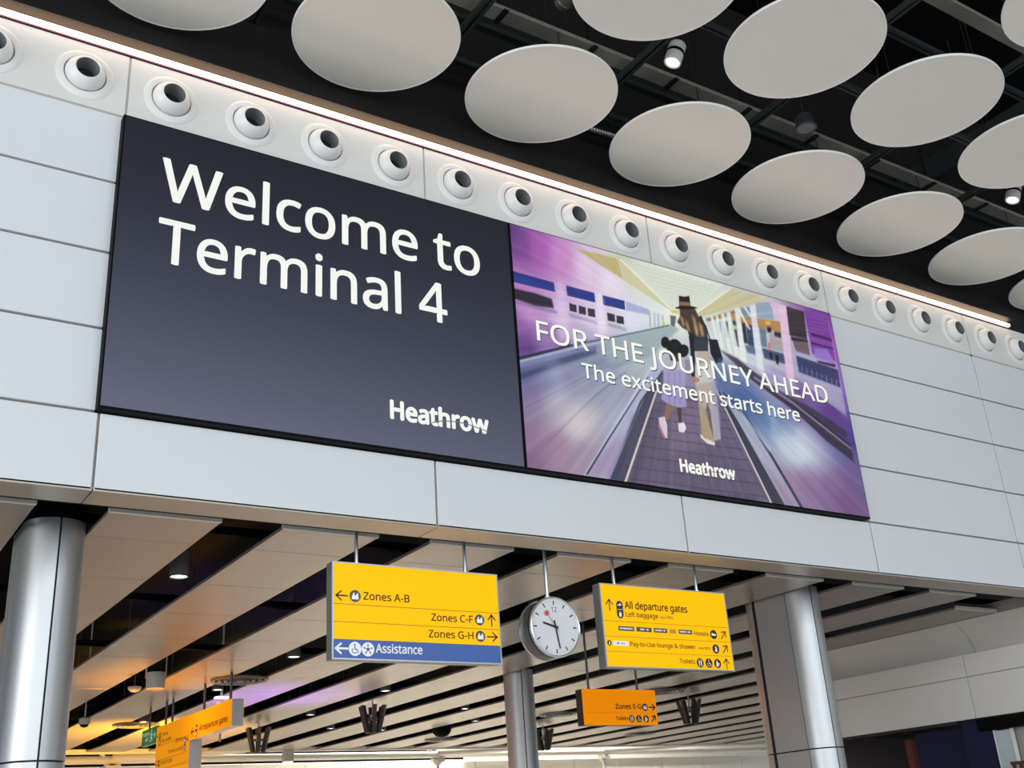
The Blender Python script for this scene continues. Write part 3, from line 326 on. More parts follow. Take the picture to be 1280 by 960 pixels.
def picto(bm_d, bm_w, pl, cx, cz, r, kind, d=0.002):
    if isinstance(bm_d, Pr):
        b1, b2 = bmesh.new(), bmesh.new(); picto(b1, b2, pl, cx, cz, r, kind, d)
        bm_d.items.append(('pictogram_disc', b1)); bm_w.items.append(('pictogram', b2)); return
    disc2(bm_d, pl, cx, cz, r, d)
    q = lambda pts: [(cx + a * r, cz + b * r) for a, b in pts]
    e = d + 0.0015
    if kind == 'desk':      # check-in desk tag
        poly2(bm_w, pl, q([(-.6, -.55), (.6, -.55), (.6, .12), (-.6, .12)]), e)
        poly2(bm_w, pl, q([(-.45, .12), (-.15, .12), (-.1, .5), (-.35, .55)]), e)
        poly2(bm_w, pl, q([(.1, .12), (.55, .12), (.5, .62), (.28, .35)]), e)
    elif kind == 'chair':
        disc2(bm_w, pl, cx - .05 * r, cz + .6 * r, .13 * r, e, 8)
        stroke(bm_w, pl, q([(-.05, .45), (0, -.05), (.35, -.08), (.5, -.55)]), .14 * r, e)
        ring = [(-.1 + .38 * math.cos(t), -.25 + .38 * math.sin(t)) for t in [2.3 + i * .5 for i in range(8)]]
        stroke(bm_w, pl, q(ring), .11 * r, e)
    elif kind == 'people':
        for s in (-.3, .3):
            disc2(bm_w, pl, cx + s * r, cz + .6 * r, .14 * r, e, 8)
            poly2(bm_w, pl, q([(s - .2, .4), (s + .2, .4), (s + .14, -.1), (s + .1, -.72), (s - .1, -.72), (s - .14, -.1)]), e)
    elif kind == 'baby':
        disc2(bm_w, pl, cx - .1 * r, cz + .58 * r, .15 * r, e, 8)
        poly2(bm_w, pl, q([(-.4, .35), (.05, .38), (.2, -.7), (-.4, -.7)]), e)
        poly2(bm_w, pl, q([(.15, .2), (.5, .1), (.5, -.35), (.25, -.35)]), e)
    elif kind == 'star':
        for k in range(5):
            t = PI / 2 + k * 2 * PI / 5
            disc2(bm_w, pl, cx + .62 * r * math.cos(t), cz + .62 * r * math.sin(t), .13 * r, e, 8)
            stroke(bm_w, pl, q([(0, 0), (.45 * math.cos(t), .45 * math.sin(t))]), .12 * r, e)
        disc2(bm_w, pl, cx, cz, .2 * r, e, 8)
    elif kind == 'bed':
        poly2(bm_w, pl, q([(-.6, -.25), (.65, -.25), (.65, .1), (-.2, .2), (-.6, .35)]), e)
        disc2(bm_w, pl, cx - .38 * r, cz + .2 * r, .15 * r, e, 8)
    elif kind == 'shower':
        poly2(bm_w, pl, q([(-.1, .7), (.25, .3), (.35, -.6), (-.35, -.6), (-.2, 0)]), e)
    elif kind == 'plane':
        poly2(bm_w, pl, q([(-.75, -.15), (-.6, .1), (-.2, .05), (.1, .5), (.3, .5), (.2, .1), (.7, .2), (.7, .05), (0, -.2)]), e)
    elif kind == 'bag':
        poly2(bm_w, pl, q([(-.35, -.6), (.35, -.6), (.4, .3), (-.4, .3)]), e)
        stroke(bm_w, pl, q([(-.2, .3), (-.15, .6), (.15, .6), (.2, .3)]), .1 * r, e)
def prints(pl, parent, specs):
    """specs: name -> (material, function(bm)); every flat print becomes one child"""
    for nm, m, fn in specs:
        bm = Pr() if nm.startswith(('lettering', 'small', 'dividing')) else bmesh.new(); fn(bm); link(nm, bm, m, parent)

light('spotlight_beam', 'SPOT', (5.0, -1.9, 8.8), (5.0, -4.5, 0), 900, (1, .96, .9), .08, spot=1.15)
light('spotlight_beam', 'SPOT', (10.8, -1.95, 8.8), (10.6, -4.0, 0), 1300, (1, .96, .9), .08, spot=1.0)

# ================================================================== floor
bm = bmesh.new(); box(bm, -22, 34, -26, 34, -0.1, 0.0)
tag(link('floor', bm, M_floor), kind='structure')

# ================================================================== front wall: coated panels on a dark backing
Z_TOP, Z_BAND, Z_R1, Z_R2, Z_R3, Z_SB, Z_BOT = 8.371, 7.709, 7.023, 6.339, 5.641, 4.922, 4.276
wf = empty('wall_front', (0, 0, 0), kind='structure')
bm = bmesh.new(); box(bm, -6.0, 18.0, 0.045, 0.36, Z_BOT + .034, Z_BAND); box(bm, -6.0, 18.0, 0.25, 0.36, Z_BAND, Z_TOP); box(bm, -6.0, 18.0, 0.045, 0.25, Z_TOP - .03, Z_TOP)
link('backing', bm, M_back, wf)
_pan = {}
def wall_panel(x0, x1, z0, z1, m, kind='panel'):
    g = 0.011
    key = (round(x1 - x0, 3), round(z1 - z0, 3), m.name)
    if key not in _pan:
        bm = bmesh.new(); box(bm, g, x1 - x0 - g, 0, 0.04, g, z1 - z0 - g, 0.004)
        o = link(kind, bm, m, wf); _pan[key] = o
        o.location = (x0, 0, z0)
    else:
        inst(kind, _pan[key], (x0, 0, z0), wf)
NX0, NDX = -1.125, 0.7535
def band_panel(k):
    x0, x1, z0, z1 = 3 * k + .011, 3 * k + 2.989, Z_BAND + .011, Z_TOP - .004
    cs = [NX0 + NDX * i for i in range(0, 20) if 3 * k < NX0 + NDX * i < 3 * k + 3]
    if not cs: return wall_panel(3 * k, 3 * k + 3, Z_BAND, Z_TOP, M_band)
    ed = [x0] + [(a + b) / 2 for a, b in zip(cs, cs[1:])] + [x1]
    bm = bmesh.new(); N = 40
    for c, xa, xb in zip(cs, ed, ed[1:]):
        ci, co_, cb = [], [], []
        for i in range(N):
            t = 2 * PI * i / N; dx, dz = math.cos(t), math.sin(t)
            f = min(((xb - c) if dx > 0 else (c - xa)) / max(abs(dx), 1e-9), ((z1 - 8.035) if dz > 0 else (8.035 - z0)) / max(abs(dz), 1e-9))
            ci.append(bm.verts.new((c + .175 * dx, 0, 8.035 + .175 * dz))); co_.append(bm.verts.new((c + f * dx, 0, 8.035 + f * dz))); cb.append(bm.verts.new((c + .175 * dx, .03, 8.035 + .175 * dz)))
        corners = [bm.verts.new((x, 0, z)) for x, z in ((xb, z1), (xa, z1), (xa, z0), (xb, z0))]
        for i in range(N):
            j = (i + 1) % N
            bm.faces.new([ci[i], co_[i], co_[j], ci[j]]); bm.faces.new([ci[j], cb[j], cb[i], ci[i]])
            a, b = co_[i].co, co_[j].co
            if abs(a.x - b.x) > 1e-6 and abs(a.z - b.z) > 1e-6:
                cn = min(corners, key=lambda v: (v.co - (a + b) / 2).length); bm.faces.new([co_[i], cn, co_[j]])
    box(bm, x0, x1, .001, .03, z0, z0 + .01); box(bm, x0, x0 + .01, .001, .03, z0, z1); box(bm, x1 - .01, x1, .001, .03, z0, z1)
    for f in bm.faces:
        if abs(f.normal.y) > .9 and abs(f.calc_center_median().y) < 1e-4 and f.normal.y > 0: f.normal_flip()
    link('panel', bm, M_band, wf)
    bm = bmesh.new(); box(bm, 3 * k - .02, 3 * k + .02, .012, .04, Z_BAND - .02, Z_TOP); box(bm, 3 * k, 3 * k + 3, .012, .04, Z_BAND - .02, Z_BAND + .02); link('joint_strip', bm, M_back, wf)
for k in range(-2, 6):
    band_panel(k)
    wall_panel(3 * k, 3 * k + 3, Z_BOT, Z_SB, M_panel)
    if k < 0 or k > 2:
        for a, b in ((Z_R1, Z_BAND), (Z_R2, Z_R1), (Z_R3, Z_R2), (Z_SB, Z_R3)): wall_panel(3 * k, 3 * k + 3, a, b, M_panel)
# soffit under the wall
tr = empty('trim_1', (0, 0, 0), kind='structure')
bm = bmesh.new(); box(bm, 0.004, 2.996, 0.0, 0.355, 0.0, 0.03, .003)
s0 = link('soffit_panel', bm, M_soffit, tr); s0.location = (-6, 0, Z_BOT)
for k in range(-1, 6): inst('soffit_panel', s0, (3 * k, 0, Z_BOT), tr)
bm = bmesh.new(); box(bm, -6, 18, 0.355, 0.40, Z_BOT + .005, 6.04)
tag(link('wall_inner', bm, M_black), kind='structure')
# black beam over the wall
bm = bmesh.new(); box(bm, -6, 18, 0.13, 0.36, Z_TOP, 13.0); box(bm, -6, 18, 0.0, 0.13, Z_TOP - .0, Z_TOP + .006)
tag(link('trim_2', bm, M_beam), kind='structure')

# LED cove strip
led = empty('light_strip', (-6, 0, Z_TOP), label='long glowing white light strip along the top edge of the panelled wall', cat='light')
bm = bmesh.new(); box(bm, 0, 19.15, -0.045, 0.05, 0.026, 0.072, .010); link('diffuser', bm, M_led, led)
bm = bmesh.new(); box(bm, 0, 19.15, -0.014, 0.03, 0.004, 0.022); link('shadow_gap_edge', bm, M_magenta, led)  # dark plum strip painting the shadow gap and colour fringe below the diffuser
bm = bmesh.new(); box(bm, 0, 19.15, 0.055, 0.125, 0.01, 0.08); box(bm, 0, 19.15, -0.13, 0.125, 0.105, 0.115); box(bm, 19.15, 22.5, 0.0, 0.1, 0.01, 0.06); link('housing', bm, M_beam, led)

# ================================================================== jet nozzles in the band
def ring_m(): return Matrix.Identity(4)
nz = empty('air_nozzle', (0, 0, 0))
bm = bmesh.new()
lathe(bm, [(0.180, -0.02), (0.180, 0.016), (0.188, 0.022), (0.222, 0.020), (0.250, 0.003), (0.250, -0.01)], 40, MY); link('flange', bm, M_nozzle, nz, True)
bm = bmesh.new()
lathe(bm, [(0.172, -0.02), (0.172, 0.012), (0.168, 0.035), (0.150, 0.072), (0.128, 0.100), (0.108, 0.118), (0.103, 0.121), (0.099, 0.118)], 40, MY); link('ball', bm, M_nozzle, nz, True)
bm = bmesh.new()
lathe(bm, [(0.099, 0.118), (0.097, -0.045)], 40, MY); link('throat', bm, M_throat, nz, True)
bm = bmesh.new()
lathe(bm, [(0.0975, -0.04), (0.0, -0.04)], 24, MY); link('damper', bm, M_hole, nz)
bm = bmesh.new()
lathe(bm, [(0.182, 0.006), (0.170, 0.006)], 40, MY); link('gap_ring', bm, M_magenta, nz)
NZL = ['air nozzle cut by the left edge of the photo, high on the wall', 'air nozzle left of the dark welcome screen, last before the panel joint',
 'air nozzle above the W of the welcome screen', 'air nozzle above the letters l and c of Welcome', 'air nozzle above the letters o and m of Welcome',
 'air nozzle above the last letters of Welcome, left of a joint', 'air nozzle above the word to, just right of a panel joint', 'air nozzle directly above the seam between dark and purple screens',
 'air nozzle above the pink top left corner of the poster screen', 'air nozzle just left of the joint above the left half of the poster', 'air nozzle just right of the joint above the walking woman picture',
 'second air nozzle right of the joint above the poster ceiling', 'third air nozzle right of the joint above the poster', 'air nozzle above the top right corner of the poster screen',
 'first air nozzle right of the poster screen corner', 'second air nozzle to the right of the poster screen', 'third air nozzle to the right of the poster screen', 'fourth air nozzle right of the poster, beside a panel joint',
 'air nozzle under the far right end of the light strip', 'last air nozzle at the right edge of the photo']
for k in range(20):
    o = nz if k == 0 else copy_tree(nz)
    o.location = (-1.125 + 0.7535 * k, 0.0, 8.035)
    tag(o, 'round white ' + NZL[k], 'vent', 'round air nozzles in the wall band')

# ================================================================== the two screens
def raster(W, H, data):
    yy, xx = np.mgrid[0:H, 0:W]; U = (xx + .5) / W; Vv = 1 - (yy + .5) / H
    A = 4.94 / 2.72
    num = np.zeros((H, W, 3)); den = np.zeros((H, W, 1))
    for b in data['b']:
        d2 = ((U - b[0]) * A) ** 2 + (Vv - b[1]) ** 2
        w_ = (1 / (d2 + 0.0012) ** 1.7)[..., None]
        num += w_ * np.array(b[2:5]); den += w_
    img = num / den
    def blur(a, r):
        k = int(max(1, round(r)))
        for ax in (0, 1):
            for _ in range(2):
                p = np.pad(a, [(k, k) if i == ax else (0, 0) for i in range(2)], mode='edge')
                c = np.cumsum(p, axis=ax); n = a.shape[ax]
                c = np.insert(c, 0, 0, axis=ax)
                a = (np.take(c, range(2 * k + 1, 2 * k + 1 + n), axis=ax) - np.take(c, range(0, n), axis=ax)) / (2 * k + 1)
        return a
    for q, c, al, fe in data['p']:
        P = np.array(q).reshape(-1, 2); X = P[:, 0] * W; Y = (1 - P[:, 1]) * H
        f = fe * W / 445 * .42; pad = int(f * 4 + 4)
        x0, x1 = max(0, int(X.min()) - pad), min(W, int(X.max()) + pad + 2)
        y0, y1 = max(0, int(Y.min()) - pad), min(H, int(Y.max()) + pad + 2)
        if x1 <= x0 + 1 or y1 <= y0 + 1: continue
        m = np.zeros((y1 - y0, x1 - x0))
        for oy in (.25, .75):
            for ox in (.25, .75):
                gx = np.arange(x0, x1)[None, :] + ox; gy = np.arange(y0, y1)[:, None] + oy
                ins = np.zeros(m.shape, bool)
                for i in range(len(X)):
                    xa, ya, xb, yb = X[i], Y[i], X[i - 1], Y[i - 1]
                    if ya == yb: continue
                    cnd = ((ya > gy) != (yb > gy)) & (gx < (xb - xa) * (gy - ya) / (yb - ya) + xa)
                    ins ^= cnd
                m += ins * .25
        if f >= 1: m = blur(m, f)
        m = (m * al)[..., None]
        img[y0:y1, x0:x1] = img[y0:y1, x0:x1] * (1 - m) + np.array(c) * m
    # fine zoom streaks running out from the vanishing point, slight desaturation of the LED picture
    du, dv = (U - .44) * A, Vv - .72
    ang = np.arctan2(dv, du); rr = np.hypot(du, dv)
    st = sum(np.sin(ang * k_ + ph) * a_ for k_, ph, a_ in ((61, 1.0, 1.0), (97, 2.1, .8), (143, .4, .7), (211, 4.0, .5)))
    img = img + (st * np.clip(rr * 2.2, 0, 1) * 2.6)[..., None]
    g = img.mean(-1, keepdims=True)
    img = g + (img - g) * .84
    return np.clip(img * .97, 0, 255)
def screen_mesh(name, x0, x1, y, z0, z1, img, parent):
    H, W = img.shape[:2]
    xs = np.linspace(x0, x1, W + 1); zs = np.linspace(z1, z0, H + 1)
    co = np.zeros((H + 1, W + 1, 3), np.float32); co[..., 0] = xs[None, :]; co[..., 1] = y; co[..., 2] = zs[:, None]
    i = np.arange(H)[:, None] * (W + 1) + np.arange(W)[None, :]
    F = np.stack([i, i + W + 1, i + W + 2, i + 1], -1).reshape(-1)
    me = bpy.data.meshes.new(name); n = H * W
    me.vertices.add((H + 1) * (W + 1)); me.vertices.foreach_set('co', co.reshape(-1))
    me.loops.add(4 * n); me.loops.foreach_set('vertex_index', F.astype(np.int32))
    me.polygons.add(n); me.polygons.foreach_set('loop_start', np.arange(0, 4 * n, 4, dtype=np.int32))
    me.update()
    c = img / 255.0; c = np.where(c <= 0.04045, c / 12.92, ((c + 0.055) / 1.055) ** 2.4)
    p = np.pad(c, ((0, 1), (0, 1), (0, 0)), mode='edge')
    p = (p + np.pad(c, ((1, 0), (0, 1), (0, 0)), mode='edge') + np.pad(c, ((0, 1), (1, 0), (0, 0)), mode='edge') + np.pad(c, ((1, 0), (1, 0), (0, 0)), mode='edge')) / 4
    a = me.color_attributes.new('col', 'FLOAT_COLOR', 'POINT')
    rgba = np.ones(((H + 1) * (W + 1), 4), np.float32); rgba[:, :3] = p.reshape(-1, 3)
    a.data.foreach_set('color', rgba.reshape(-1))
    me.materials.append(M_screen); me.validate()
    o = bpy.data.objects.new(name, me); COL.objects.link(o); o.parent = parent
    return o
SY = -0.10
s1 = empty('display_screen', (1.96, SY, 4.94), label='large dark blue-grey wall screen reading Welcome to Terminal 4', cat='screen')
s2 = empty('display_screen', (6.43, SY, 4.94), label='large purple poster screen of a woman and child on a moving walkway', cat='screen')
for e, x0, x1 in ((s1, -0.035, 3.945), (s2, 3.945, 8.905)):
    bm = bmesh.new(); box(bm, x0 - e.location.x, x1 - e.location.x, 0.004, 0.135, -0.02, 2.735, .003); link('frame', bm, M_frame, e)
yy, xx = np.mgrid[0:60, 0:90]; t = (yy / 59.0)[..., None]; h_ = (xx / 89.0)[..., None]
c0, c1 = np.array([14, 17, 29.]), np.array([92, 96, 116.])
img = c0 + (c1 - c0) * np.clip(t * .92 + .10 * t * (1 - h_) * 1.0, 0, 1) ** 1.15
screen_mesh('screen_face', -0.02 - 1.96, 3.925 - 1.96, 0, 0.0, 2.722, img, s1)
